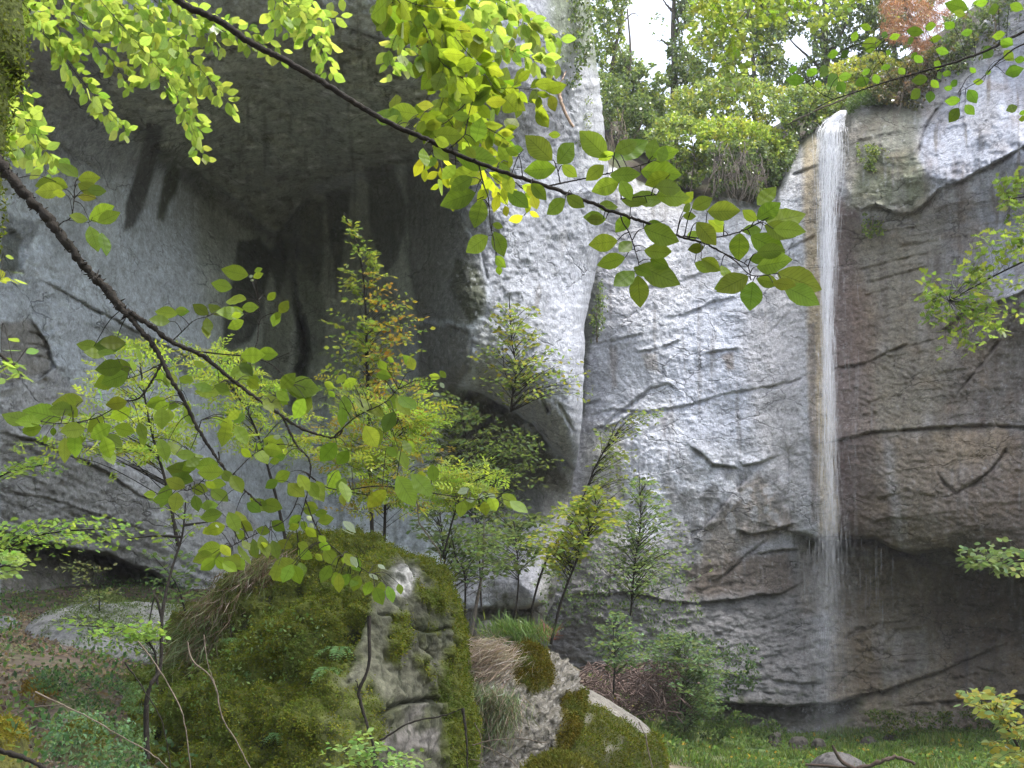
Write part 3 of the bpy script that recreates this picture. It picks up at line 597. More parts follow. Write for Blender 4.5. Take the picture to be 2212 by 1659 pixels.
# ================================================================== boulders
def hull_planes(P):
    bm = bmesh.new()
    for p in P: bm.verts.new(p)
    bmesh.ops.convex_hull(bm, input=bm.verts)
    bm.normal_update(); c = np.mean([v.co[:] for v in bm.verts if v.link_faces], axis=0)
    pl = []
    for f in bm.faces:
        n = np.array(f.normal); h = float(n @ (np.array(f.verts[0].co) - c))
        if h < 0: n, h = -n, -h
        if h > 1e-4 and not any(abs(n @ q[0]) > .995 and abs(h - q[1]) < .05 for q in pl): pl.append((n, h))
    bm.free(); return c, pl
def boulder_shape(P, nth=220, nph=150, p=22, amp=0.08, fr=1.2):
    c, pl = hull_planes(P)
    th = np.linspace(0, 2 * math.pi, nth, endpoint=False); ph = np.linspace(0.02, math.pi - 0.02, nph)
    PH, TH = np.meshgrid(ph, th, indexing='ij')
    D = np.stack([np.sin(PH) * np.cos(TH), np.sin(PH) * np.sin(TH), np.cos(PH)], -1)
    s = 0
    for n, h in pl: s = s + np.maximum(D @ n, 0) ** p / h ** p
    r = s ** (-1 / p); Q = c + D * r[..., None]
    d = amp * fbm(Q[..., 0] * fr, Q[..., 1] * fr, Q[..., 2] * fr, 4) * 1.6 + amp * .5 * fbm(Q[..., 0] * fr * 4, Q[..., 1] * fr * 4, Q[..., 2] * fr * 4, 3)
    Q = Q + D * d[..., None]
    i = np.arange(nph - 1)[:, None] * nth + np.arange(nth)[None]; j = np.arange(nph - 1)[:, None] * nth + (np.arange(nth)[None] + 1) % nth
    F = np.stack([i.ravel(), (i + nth).ravel(), (j + nth).ravel(), j.ravel()], 1)
    dQ0 = np.roll(Q, -1, 1) - np.roll(Q, 1, 1); dQ1 = np.gradient(Q, axis=0); nn = np.cross(dQ1, dQ0); nn /= np.linalg.norm(nn, axis=-1)[..., None] + 1e-9
    sg = np.sign((nn * D).sum(-1)); nn *= sg[..., None]
    return Q, nn, F, D
def moss_tufts(name, Q, Nn, mask, n, L, cols, parent, W=0.35, droop=0.25, mat=None, jitter=0.02):
    w_ = mask.ravel().copy(); ar = np.ones_like(w_)
    # only the sides a visitor could see, weighted by spacing of the mesh
    dq = np.linalg.norm(np.gradient(Q, axis=1), axis=-1) * np.linalg.norm(np.gradient(Q, axis=0), axis=-1)
    w_ = w_ * dq.ravel(); vis = (Nn.reshape(-1, 3) * (np.array([0, 0, 1.6]) - Q.reshape(-1, 3))).sum(-1) > -0.5; w_ = w_ * vis
    k = rng.choice(len(w_), n, p=w_ / w_.sum())
    P = Q.reshape(-1, 3)[k] + rng.normal(size=(n, 3)) * jitter; Nv = Nn.reshape(-1, 3)[k]
    A = Nv * 0.8 + rng.normal(size=(n, 3)) * 0.7 + np.array([0, 0, -droop])
    l = L * (0.5 + rng.random(n)); c = pal(n, cols, .12)
    f_ = fbm(P[:, 0] * 2.2, P[:, 1] * 2.2, P[:, 2] * 2.2, 4)[:, None]; c = c * (1 + .5 * f_); k_ = sstep(.0, .35, fbm(P[:, 0] * 3, P[:, 1] * 3, P[:, 2] * 3 + 9, 3))[:, None] * .7; c = c * (1 - k_) + np.array([.08, .12, .03]) * k_
    return leaves(name, P, A, rand_dirs(n), l, l * W, c, mat or M_MOSS, TPL_DOT, parent)
MOSS = [(.105,.13,.018), (.14,.155,.02), (.08,.11,.018), (.15,.145,.022)]
MOSSD = [(.10,.125,.016), (.14,.145,.018), (.075,.10,.016)]
def A3(l): return [tuple(at(*q)) for q in l]

# big split boulder: mossy slope to the left, bare grey face to the right
b1 = A3([(795,1262,8.3),(770,1500,7.5),(715,1800,7.0),(430,1322,9.4),(345,1425,9.1),(300,1500,8.9),(235,1700,8.4),(210,1850,8.2),(560,1210,9.8),(655,1170,9.9),(745,1158,9.9),(835,1178,9.3),
  (905,1198,9.3),(952,1236,9.3),(985,1300,9.3),(1004,1380,9.3),(1006,1500,9.2),(1008,1620,9.1),(1012,1850,8.9),(840,1225,8.7),
  (700,1185,12),(500,1300,12.2),(930,1300,11.6),(1000,1800,11.6),(280,1800,12.2)])
Q, Nn, F, D = boulder_shape(b1, 900, 600, 26, .10, 1.0)
u_, v_ = to_uv(Q); wu = u_ + 14 * fbm(u_ / 50, v_ / 50, 3, 4); wv = v_ + 14 * fbm(u_ / 50, v_ / 50, 8, 4)
face = poly_mask(wu, wv, [(822,1250),(850,1212),(905,1232),(962,1300),(984,1400),(984,1500),(988,1700),(975,2000),(670,2000),(715,1600),(755,1450),(795,1330)], 9)
patch = poly_mask(wu, wv, [(838,1330),(880,1320),(880,1400),(845,1420)], 9) + poly_mask(wu, wv, [(832,1380),(850,1370),(858,1440),(838,1430)], 8) + poly_mask(wu, wv, [(958,1400),(990,1380),(990,1700),(965,1700),(948,1520)], 8) + \
  poly_mask(wu, wv, [(890,1260),(950,1280),(955,1330),(900,1300)], 8) + poly_mask(wu, wv, [(740,1500),(800,1460),(820,1580),(760,1700),(700,1700)], 14) * .8
moss = 1 - face * (1 - np.clip(patch, 0, 1))
moss = np.clip(moss + .7 * sstep(.22, .4, fbm(Q[..., 0] * 2.4, Q[..., 1] * 2.4, Q[..., 2] * 2.4, 4)) * face, 0, 1)
lump = fbm(Q[..., 0] * 2.2, Q[..., 1] * 2.2, Q[..., 2] * 2.2, 5); lump2 = fbm(Q[..., 0] * 9, Q[..., 1] * 9, Q[..., 2] * 9, 3)
slope = poly_mask(wu, wv, [(200,1200),(820,1180),(800,1330),(740,1560),(680,2000),(100,2000)], 25)
Q = Q + Nn * (moss * (0.30 * lump * (.3 + slope) + 0.11 * lump2 + .035 * fbm(Q[..., 0] * 26, Q[..., 1] * 26, Q[..., 2] * 14, 3) + .02))[..., None]
# cracks of the grey face
for ln, dp in (([(812,1322),(860,1345),(905,1362),(985,1362)], .07), ([(820,1545),(850,1525),(900,1515),(960,1512)], .12), ([(830,1525),(820,1560),(815,1640)], .08),
               ([(905,1395),(935,1430),(955,1500)], .09), ([(850,1480),(868,1510)], .05), ([(870,1218),(900,1250),(910,1300)], .05)):
    d_, s2, t_ = seg_field(wu, wv, ln); Q = Q - Nn * (dp * np.exp(-(d_ / 5.0) ** 2) * face)[..., None]
    Q = Q + Nn * (0.05 * np.exp(-d_ / 25) * (s2 < 0) * face)[..., None]
Q = Q + Nn * (face * (.06 * fbm(Q[..., 0] * 5, Q[..., 1] * 5, Q[..., 2] * 5, 5)))[..., None]
cc = np.zeros(Q.shape) + np.array([.085,.086,.056]); cc = blend(cc, sstep(-.1, .3, fbm(Q[..., 0] * 1.7, Q[..., 2] * 1.7, 4, 4)), (.13,.127,.09)); cc = blend(cc, sstep(.1, .35, fbm(Q[..., 0] * 5, Q[..., 2] * 2, 24, 4)), (.045,.045,.03), .8)
cc = blend(cc, poly_mask(wu, wv, [(838,1232),(875,1220),(905,1240),(880,1290),(845,1290)], 8), (.34,.33,.31))
cc = blend(cc, poly_mask(wu, wv, [(815,1560),(900,1520),(955,1540),(950,1620),(820,1620)], 12), (.17,.155,.145), .8)
cc = blend(cc, sstep(.05, .3, fbm(Q[..., 0] * 3, Q[..., 2] * 3, 14, 4)) * face, (.045,.05,.02), .8)
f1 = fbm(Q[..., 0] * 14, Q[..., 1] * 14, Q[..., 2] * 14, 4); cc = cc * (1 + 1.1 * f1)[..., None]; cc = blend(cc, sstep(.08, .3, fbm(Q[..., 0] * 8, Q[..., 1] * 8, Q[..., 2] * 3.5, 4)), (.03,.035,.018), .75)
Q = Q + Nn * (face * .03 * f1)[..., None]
cc = blend(cc, moss, (.085,.10,.016)); cc = blend(cc, moss * sstep(.05, .35, -lump2 - .4 * lump), (.018,.02,.008))  # moss creases darkened in the colour, standing in for shade
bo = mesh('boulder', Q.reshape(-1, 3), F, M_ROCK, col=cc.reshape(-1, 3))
tag(bo, 'tallest boulder, moss on its left slope and a bare cracked grey face on the right', 'boulder', 'mossy boulders in front of the cliff')
gapm = sstep(-.45, .0, lump)
mo = np.clip(moss - .35, 0, 1) * (.08 + gapm * (.4 + .6 * sstep(-.3, .2, lump2))) * (1 - .75 * poly_mask(wu, wv, [(380,1350),(560,1200),(620,1215),(640,1300),(480,1370),(400,1440)], 12))
moss_tufts('moss', Q, Nn, mo, 300000, .019, MOSS, bo, W=.42, droop=.5)

# second boulder with dry grass on its crown
b2 = A3([(985,1400,13),(1040,1382,13.2),(1120,1378,13.4),(1180,1392,13.4),(1228,1422,13.4),(1250,1465,13.3),(1264,1495,13.2),(1235,1560,12.6),(1150,1800,11.8),(960,1800,11.6),
  (1080,1470,12.4),(1180,1470,12.6),(1000,1600,11.8),(960,1420,13),(1050,1390,16),(1240,1480,16),(1150,1800,16),(940,1800,16)])
Q, Nn, F, D = boulder_shape(b2, 620, 420, 24, .12, .9)
u_, v_ = to_uv(Q); wu = u_ + 14 * fbm(u_ / 40, v_ / 40, 3, 4); wv = v_ + 14 * fbm(u_ / 40, v_ / 40, 8, 4)
mossA = poly_mask(wu, wv, [(1090,1400),(1150,1385),(1185,1410),(1200,1470),(1150,1500),(1110,1470)], 9) + poly_mask(wu, wv, [(1215,1500),(1262,1490),(1290,1600),(1190,1640),(1210,1560)], 8) * .9 + sstep(.2, .4, fbm(Q[..., 0] * 2, Q[..., 2] * 2, 4, 4)) * .3
mossA = np.clip(mossA, 0, 1)
rgh = 1.5 * fbm((u_ + .8 * v_) / 18, (v_ - .8 * u_) / 50, 3, 5)
Q = Q + Nn * ((1 - mossA) * .09 * rgh + mossA * .05 * lump.mean() + mossA * .05 * fbm(Q[..., 0] * 5, Q[..., 1] * 5, Q[..., 2] * 5, 3))[..., None]
cc = np.zeros(Q.shape) + np.array([.17,.155,.13]); cc = blend(cc, sstep(.1, .3, fbm(u_ / 7, v_ / 7, 4, 3)), (.31,.29,.265)); cc = blend(cc, sstep(.1, .3, -fbm(u_ / 8, v_ / 8, 9, 3)), (.07,.065,.045))
cc = blend(cc, mossA, (.095,.082,.016))
bo = tag(mesh('boulder', Q.reshape(-1, 3), F, M_ROCK, col=cc.reshape(-1, 3)), 'boulder crowned with dry grass, just right of the tallest boulder', 'boulder', 'mossy boulders in front of the cliff')
moss_tufts('moss', Q, Nn, np.clip(mossA - .3, 0, 1), 45000, .03, [(.13,.10,.015), (.10,.09,.012), (.08,.08,.015)], bo)
Q2, N2 = Q, Nn
# low mossy boulder further right
b3 = A3([(1170,1500,13.8),(1262,1490,14.2),(1330,1513,14.3),(1392,1556,14.3),(1430,1598,14.2),(1442,1650,14),(1435,1800,13.6),(1150,1800,12.6),(1170,1600,12.8),(1270,1620,12.9),(1350,1660,13),
  (1290,1500,16),(1400,1570,16),(1440,1800,16.5),(1180,1800,16.5)])
Q, Nn, F, D = boulder_shape(b3, 520, 340, 22, .10, .9)
u_, v_ = to_uv(Q); wu = u_ + 10 * fbm(u_ / 40, v_ / 40, 3, 4); wv = v_ + 10 * fbm(u_ / 40, v_ / 40, 8, 4)
bare = poly_mask(wu, wv, [(1255,1470),(1330,1500),(1420,1570),(1400,1590),(1330,1545),(1262,1515)], 4); mossA = np.clip(1 - bare - .6 * sstep(.2, .4, fbm(Q[..., 0] * 2.5, Q[..., 2] * 2.5, 4, 4)), 0, 1)
Q = Q + Nn * (mossA * .10 * fbm(Q[..., 0] * 3, Q[..., 1] * 3, Q[..., 2] * 3, 4))[..., None]
cc = np.zeros(Q.shape) + np.array([.20,.185,.16]); cc = blend(cc, mossA, (.07,.075,.015))
bo = tag(mesh('boulder', Q.reshape(-1, 3), F, M_ROCK, col=cc.reshape(-1, 3)), 'low mossy boulder with a bare sloping top edge beside the grass', 'boulder', 'mossy boulders in front of the cliff')
moss_tufts('moss', Q, Nn, np.clip(mossA - .3, 0, 1), 70000, .03, MOSSD + [(.12,.11,.015)], bo)

def small_rock(pts, label, base, mosscol=None, mcover=.3, n=6000, cat='rock', p=16, amp=.06, grp='mossy boulders in front of the cliff', fr=1.6, L=.03):
    Q, Nn, F, D = boulder_shape(A3(pts), 150, 100, p, amp, fr)
    m = np.clip(sstep(.35, .9, Nn[..., 2]) + .4 * fbm(Q[..., 0] * 3, Q[..., 1] * 3, Q[..., 2] * 3, 3) - (1 - mcover), 0, 1) * (mosscol is not None)
    cc = np.zeros(Q.shape) + np.array(base); cc = blend(cc, sstep(.05, .3, fbm(Q[..., 0] * 7, Q[..., 1] * 7, Q[..., 2] * 7, 3)), np.array(base) * .5)
    if mosscol is not None: cc = blend(cc, np.clip(m * 2, 0, 1), mosscol)
    o = tag(mesh('boulder' if cat == 'boulder' else 'rock', Q.reshape(-1, 3), F, M_ROCK, col=cc.reshape(-1, 3)), label, cat, grp)
    if mosscol is not None and m.sum() > 5: moss_tufts('moss', Q, Nn, m, n, L, [tuple(np.array(mosscol) * 1.3), mosscol], o)

    return Q, Nn
def rock_pts(u0, u1, v0, Y, dv=120, dep=1.2):
    w_ = (u1 - u0); m = (u0 + u1) / 2
    return [(u0, v0 + .55 * w_ * .5, Y), (u0 + .2 * w_, v0 + .12 * w_ * .5, Y), (m, v0, Y), (u1 - .22 * w_, v0 + .14 * w_ * .5, Y), (u1, v0 + .6 * w_ * .5, Y), (u0, v0 + dv, Y - .1), (u1, v0 + dv, Y - .1),
            (m, v0 + .5 * w_ * .5, Y - dep * .45), (m - .2 * w_, v0 + dv, Y - dep * .6), (m + .25 * w_, v0 + dv, Y - dep * .55), (m, v0 + 4, Y + dep), (u0 + 5, v0 + dv, Y + dep), (u1 - 5, v0 + dv, Y + dep)]
small_rock([(1120,1668,10),(1165,1638,10),(1212,1622,10.1),(1262,1640,10),(1310,1680,10),(1120,1850,9.6),(1320,1850,9.6),(1210,1700,9.4),(1200,1640,11),(1150,1850,11),(1300,1850,11)],
           'small rounded boulder peeking in at the bottom edge of the view', (.33,.31,.26), (.10,.10,.02), .75, 9000, 'boulder')
small_rock([(1738,1652,22),(1757,1636,22),(1790,1623,22),(1826,1623,22),(1860,1640,22),(1884,1660,22),(1730,1720,21.8),(1890,1720,21.8),(1810,1650,21.3),(1800,1628,23),(1740,1720,23),(1880,1720,23)],
           'wet grey boulder under the falling water', (.09,.085,.085), None, cat='boulder', grp=None)
small_rock([(50,1345,14.6),(120,1312,14.8),(215,1302,15),(330,1300,15.2),(425,1304,15.2),(450,1380,14.3),(40,1410,14.2),(250,1372,13.7),(420,1440,13.4),(100,1440,13.4),(100,1340,17),(420,1320,17),(250,1440,17)],
           'long pale flat slab lying at the foot of the left cliff', (.19,.19,.185), (.07,.10,.03), .12, 8000, grp='rocks on the left slope', p=14)
small_rock([(140,1312,15.4),(180,1288,15.6),(217,1275,15.6),(255,1288,15.6),(285,1306,15.4),(140,1360,15.3),(290,1360,15.3),(215,1300,15),(217,1282,16.6),(150,1360,16.6),(280,1360,16.6)],
           'small stone with a green top resting on the pale slab', (.33,.33,.33), (.07,.09,.03), .45, 3000, grp='rocks on the left slope')
small_rock(rock_pts(-40, 48, 1332, 15, 60), 'pale grey rock at the left edge of the slope', (.15,.15,.155), None, grp='rocks on the left slope')
small_rock(rock_pts(-60, 62, 1555, 6.6, 150, .6), 'rock fully covered in yellow moss at the lower left corner', (.12,.12,.03), (.15,.13,.02), .95, 9000, grp='rocks on the left slope', L=.02)
small_rock(rock_pts(135, 240, 1562, 7.6, 120, .6), 'moss covered rock half sunk below the left slope, beside the big boulder', (.12,.11,.04), (.11,.10,.02), .9, 8000, grp='rocks on the left slope', L=.02)
small_rock(rock_pts(40, 120, 1478, 9.6, 60, .7), 'brownish rock with orange moss tufts on the left slope', (.12,.09,.06), (.13,.09,.02), .6, 4000, grp='rocks on the left slope', L=.025)
small_rock(rock_pts(150, 225, 1492, 10.2, 50, .7), 'dark rock with a tuft of brown moss below the leaf litter', (.10,.08,.06), (.12,.09,.02), .6, 4000, grp='rocks on the left slope', L=.025)
small_rock(rock_pts(1010, 1100, 1340, 26.5, 80, 1.5), 'dark block inside the low cave behind the thin trunks', (.12,.12,.11), None, grp=None)

for i_, (a_, b_, c_, y_) in enumerate(((1700,1745,1588,28.6),(1752,1782,1596,28.2),(1850,1905,1590,28.6),(1905,1940,1583,29.2),(1660,1690,1580,29.3))):
    small_rock(rock_pts(a_, b_, c_, y_, 40, .5), ['wet flat rock just left of where the fall lands', 'small wet stone at the left foot of the fall', 'wet brown rock just right of where the fall lands', 'small dark rock second to the right of the landing water', 'mossy stone farthest left among the rocks under the fall'][i_], (.055,.05,.043), None, .25, 800, grp='wet rocks around the foot of the waterfall', L=.05)

# ================================================================== hillside above the rim
hu = np.linspace(1180, 2760, 260); rv = np.interp(hu, rim_pts[:, 0], rim_pts[:, 1])
cr = np.interp(hu, [1180,1300,1400,1500,1600,1700,1800,1900,2000,2100,2212,2760], [200,232,300,330,310,255,215,160,95,20,-60,-340])
ry = RW(hu, rv)
rows = [at(hu, rv + 10, ry + 1.0)]
for t in np.linspace(.08, 1, 40):
    rows.append(at(hu, rv + (cr - rv) * t ** .8, ry + 1.2 + 11 * t))
H = np.array(rows); last = H[-1].copy()
for k in range(1, 6): H = np.concatenate([H, (last + np.array([0, 3.0 * k, -.5 * k * k]))[None]])
H[..., 2] += .35 * fbm(H[..., 0] / 1.6, H[..., 1] / 1.6, 3, 4)
hc = np.zeros(H.shape) + np.array([.05,.04,.03]); hc = blend(hc, sstep(0, .3, fbm(H[..., 0] / 1.5, H[..., 1] / 1.5, 8, 4)), (.05,.07,.02))
tag(mesh('hillside', H.reshape(-1, 3), grid_faces(H.shape[0], H.shape[1])[:, ::-1], M_GROUND, col=hc.reshape(-1, 3)), 'dark wooded bank rising behind the cliff rim', kind='structure')
# ================================================================== falling water
m, t, o = new_mat('falling_water')
d = t.nodes.new('ShaderNodeBsdfDiffuse'); d.inputs['Color'].default_value = (.93,.95,1.0,1)
tr = t.nodes.new('ShaderNodeBsdfTranslucent'); tr.inputs['Color'].default_value = (.93,.95,1.0,1)
mx = N(t, 'ShaderNodeMixShader', Fac=.5); t.links.new(d.outputs[0], mx.inputs[1]); t.links.new(tr.outputs[0], mx.inputs[2])
gl = N(t, 'ShaderNodeBsdfGlossy', Roughness=.2); m2 = N(t, 'ShaderNodeMixShader', Fac=.12); t.links.new(mx.outputs[0], m2.inputs[1]); t.links.new(gl.outputs[0], m2.inputs[2])
tp = t.nodes.new('ShaderNodeBsdfTransparent'); m3 = t.nodes.new("ShaderNodeMixShader"); wa_ = N(t, "ShaderNodeAttribute", attribute_name="Col"); t.links.new(wa_.outputs["Alpha"], m3.inputs[0]); t.links.new(tp.outputs[0], m3.inputs[1]); t.links.new(m2.outputs[0], m3.inputs[2])
t.links.new(m3.outputs[0], o.inputs['Surface']); M_WATER = m
def strands(name, n, path, width, t_range, wid, lenr, Y0, label=None, power=1.0, spread_y=.25, fade=1.0):
    """thin threads of falling water, each one a slim four sided spindle"""
    path = np.array(path, float); tt = np.linspace(0, 1, len(path))
    K = 7; s = rng.random(n) ** power * (t_range[1] - t_range[0]) + t_range[0]; ln = lenr[0] + rng.random(n) ** 2 * (lenr[1] - lenr[0])
    off = np.clip(rng.normal(size=n) * .45, -1.25, 1.25); dy = rng.normal(size=n) * spread_y; sl = rng.normal(size=n)
    V = []; 
    for k in range(K):
        f = np.clip(s + ln * k / (K - 1), 0, 1)
        u = np.interp(f, tt, path[:, 0]); v = np.interp(f, tt, path[:, 1]); yy = np.interp(f, tt, path[:, 2]); wdt = np.interp(f, tt, path[:, 3]) * width
        u = u + off * wdt + sl * (k - 3) * .5
        P = at(u, v, yy + dy); r = wid * np.interp(k, [0, 1, K - 2, K - 1], [.15, 1, .8, .1]) * (1 - .35 * f)
        r = np.broadcast_to(r, (n,))
        for a in range(3):
            V.append(P + np.stack([np.cos(a * 2.094) * r, np.sin(a * 2.094) * r, 0 * r], 1))
    al = np.clip((.25 + .65 * rng.random(n)) * (1 - .97 * (s + ln * .5)) * fade, .05, 1); colr = np.ones((n, K * 3, 4)); colr[..., 3] = al[:, None]
    V = np.stack(V, 1); i = np.arange(n)[:, None, None] * (K * 3) + np.arange(K - 1)[None, :, None] * 3
    a = np.arange(3)[None, None]; b = (a + 1) % 3
    F = np.stack([(i + a), (i + b), (i + b + 3), (i + a + 3)], -1).reshape(-1, 4)
    return mesh(name, V.reshape(-1, 3), F, M_WATER, col=colr.reshape(-1, 4))
# path: u, v, depth, half width in picture units
fall = [(1822,238,31.9,5),(1812,250,31.6,12),(1800,262,31.3,22),(1795,285,31.0,30),(1793,340,30.7,31),(1790,440,30.5,25),(1787,560,30.35,20),(1787,700,30.3,16),(1789,850,30.2,17),
        (1791,1000,30.2,24),(1793,1160,30.1,34),(1793,1300,30.1,40),(1793,1450,30.1,46),(1793,1560,30.1,52),(1793,1610,30.1,58)]
wf = strands('waterfall', 5600, fall, 1.0, (0, .97), .0052, (.01, .09), 31, power=1.8)
tag(wf, 'thin white waterfall dropping from the rim to the grass', 'waterfall', kind='structure')
def drips(label, edge_line, n, Y, lens, wid=.0045):
    E = np.array(edge_line, float); u = rng.uniform(E[0, 0], E[-1, 0], n); u = np.round(u / 11) * 11 + rng.normal(size=n) * 2.5; v0 = np.interp(u, E[:, 0], E[:, 1]); T = Tubes()
    for a, b in zip(u, v0):
        s = b + rng.random() ** 2 * lens * .8; l = lens * rng.uniform(.08, .35); T.add(A3([(a, s, Y), (a + .5, s + l * .5, Y), (a + .3, s + l, Y)]), wid, wid * .5, 3, n=4)
    ow = T.build('water', M_WATER, None, (1, 1, 1, .3)); tag(ow, label, kind='structure')
drips('fine drips falling off the overhang edge right of the waterfall', [(1862,1160),(1900,1175),(1935,1190)], 26, 29.6, 200, .004)
drips('spray threads under the ledge left of the waterfall', [(1730,1160),(1765,1165)], 12, 30.6, 150, .004)
x_ = strands('water', 16, [(1838,600,31.0,26),(1842,900,30.6,24),(1846,1180,30.1,26),(1850,1230,30,28)], 1.0, (0, .7), .004, (.05, .3), 30, fade=.5)
tag(x_, 'thin separate threads of water running down the dark wet rock', 'drips', kind='structure')
sp_ = strands('spray', 2600, [(1793,700,30.2,50),(1793,1000,30.1,62),(1793,1300,30.1,76),(1793,1500,30.1,88),(1793,1615,30.1,100)], 1.0, (0, .97), .0055, (.004, .03), 31, power=.7, spread_y=.4, fade=.45)
sp_.parent = wf
sp_ = strands('splash', 1300, [(1793,1520,30.1,90),(1793,1560,30.1,110),(1793,1612,30.1,130)], 1.0, (0, .97), .008, (.01, .06), 31, power=.5, spread_y=.5, fade=.5)
sp_.parent = wf
# ================================================================== trees and bushes above the rim
G_MID = [(.16,.235,.07), (.21,.29,.075), (.12,.18,.065), (.25,.31,.08)]
G_DARK = [(.10,.15,.06), (.13,.19,.07), (.08,.12,.06)]
G_BRIGHT = [(.25,.35,.06), (.30,.38,.07), (.19,.29,.06)]
G_YEL = [(.31,.36,.07), (.34,.34,.07), (.25,.32,.07)]
G_BLUE = [(.11,.18,.10), (.14,.21,.12), (.09,.14,.08)]
def empty(name, loc, label, cat, group=None):
    e = bpy.data.objects.new(name, None); C.objects.link(e); e.location = loc; e.empty_display_size = .3
    return tag(e, label, cat, group)
def child(o, e):
    """keep the mesh where it is while its thing's base carries it"""
    o.parent = e; o.matrix_parent_inverse = __import__('mathutils').Matrix.Translation(-e.location); return o
def pts_in_poly(poly, n, seed=0, thr=-.12, sc=34.0, holes=(), k=5):
    P = np.array(poly, float); lo, hi = P.min(0), P.max(0); out = []
    tot = 0; it = 0
    while tot < n and it < 60:
        it += 1
        q = lo + rng.random((n * 2, 2)) * (hi - lo)
        m = poly_mask(q[:, 0] + 9 * fbm(q[:, 0] / 25, q[:, 1] / 25, seed, 3), q[:, 1] + 9 * fbm(q[:, 0] / 25, q[:, 1] / 25, seed + 5, 3), poly, 1.0) > .5
        for h in holes: m &= poly_mask(q[:, 0] + 12 * fbm(q[:, 0] / 18, q[:, 1] / 18, seed + 2, 3), q[:, 1], h, 1.0) < .5
        f = fbm(q[:, 0] / sc, q[:, 1] / sc, seed * 1.7, 4) + .25 * fbm(q[:, 0] / 7, q[:, 1] / 7, seed, 2)
        m &= f + rng.normal(size=len(q)) * .05 > thr
        q = q[m]; out.append(q); tot += len(q)
    return np.vstack(out)[:n]
def foliage(poly, n, Y, dY, px, cols, seed, mat=None, tpl=None, thr=-.12, sc=34.0, holes=(), up=.6, cols2=None, W=.6, wts=None):
    q = pts_in_poly(poly, n, seed, thr, sc, holes); n = len(q)
    # clumps at different depths, each clump keeps its own tone
    cl = fbm(q[:, 0] / 22, q[:, 1] / 22, seed + 11, 3)
    y = Y + dY * (cl * 1.3 + .35 * rng.normal(size=n))
    P = at(q[:, 0], q[:, 1], y)
    Nn = rand_dirs(n) + np.array([0, 0, up]); A = rand_dirs(n) * .9 + np.array([0, 0, -.35])
    L = px * np.asarray(Y) / FPX * (.65 + .7 * rng.random(n))
    c = pal(n, cols, .2, wts)
    if cols2 is not None:
        k = sstep(.05, .3, fbm(q[:, 0] / 30, q[:, 1] / 30, seed + 21, 3))[:, None]; c = c * (1 - k) + pal(n, cols2, .2) * k
    return P, A, Nn, L, L * W, c
HILLG = 'trees standing on the bank above the cliff'
def tree(label, trunk, r, limbs, crown, cat='tree', name='broadleaf_tree', group=HILLG, bark=None):
    base = at(*trunk[0]); e = empty(name, base, label, cat, group)
    T = Tubes(); Pt = [tuple(at(*q)) for q in trunk]; T.add(Pt, r, r * .35, 8, rough=.05)
    o = T.build('trunk', bark or M_BARK2); child(o, e)
    if limbs:
        T = Tubes()
        for l in limbs: T.add([tuple(at(*q)) for q in l], r * .4, r * .06, 5, wob=.015)
        child(T.build('branches', bark or M_BARK2), e)
    P = [np.concatenate([c[i] for c in crown]) for i in range(6)]
    o = leaves('crown', *P, M_LEAFD, TPL_DOT if True else TPL_SMALL); child(o, e); return e
SKY1 = [(1372,-10),(1452,-10),(1462,30),(1450,95),(1425,130),(1395,148),(1365,118),(1345,75),(1350,30)]
SKY2 = [(1435,190),(1475,180),(1478,215),(1450,245),(1432,225)]
SKY3 = [(1580,118),(1628,112),(1640,160),(1590,165)]; SKY4 = [(1688,85),(1735,70),(1760,110),(1725,140),(1690,125)]
SKY5 = [(1550,90),(1580,85),(1590,110),(1560,120)]; SKY6 = [(1755,50),(1785,40),(1800,70),(1765,80)]; SKY7 = [(1480,110),(1530,120),(1510,160),(1475,150)]; SKY8=[(1692,10),(1730,5),(1725,35),(1695,35)]
HO = (SKY1, SKY2, SKY3, SKY4)
def tl(us, vs, ys): return list(zip(us, vs, ys))
tree('slim leaning tree nearest the buttress edge above the rim', tl([1306,1314,1328,1342,1352],[235,190,110,40,-60],[40]*5), .11,
     [[(1316,170,40),(1335,120,40.4),(1360,90,40.5)],[(1328,110,40),(1310,60,39.6),(1300,10,39.5)],[(1337,60,40),(1365,30,40.3),(1385,40,40.5)]],
     [foliage([(1280,-60),(1372,-60),(1352,60),(1400,140),(1400,270),(1310,250),(1285,120)], 6500, 40, 1.2, 9, G_MID, 1, thr=-.12, sc=20, holes=HO[:1], cols2=G_DARK)])
tree('thin grey-stemmed tree second from the buttress edge', tl([1366,1362,1358,1362,1355],[330,280,200,110,20],[39.2]*5), .09,
     [[(1360,210,39.2),(1380,170,39),(1400,160,39)],[(1360,160,39.2),(1345,120,39.2),(1330,100,39.4)]],
     [foliage([(1330,120),(1380,110),(1440,170),(1450,260),(1420,330),(1340,280)], 6500, 39.2, 1.2, 9, G_DARK, 2, thr=-.1, sc=22, holes=HO[:1], cols2=G_MID)])
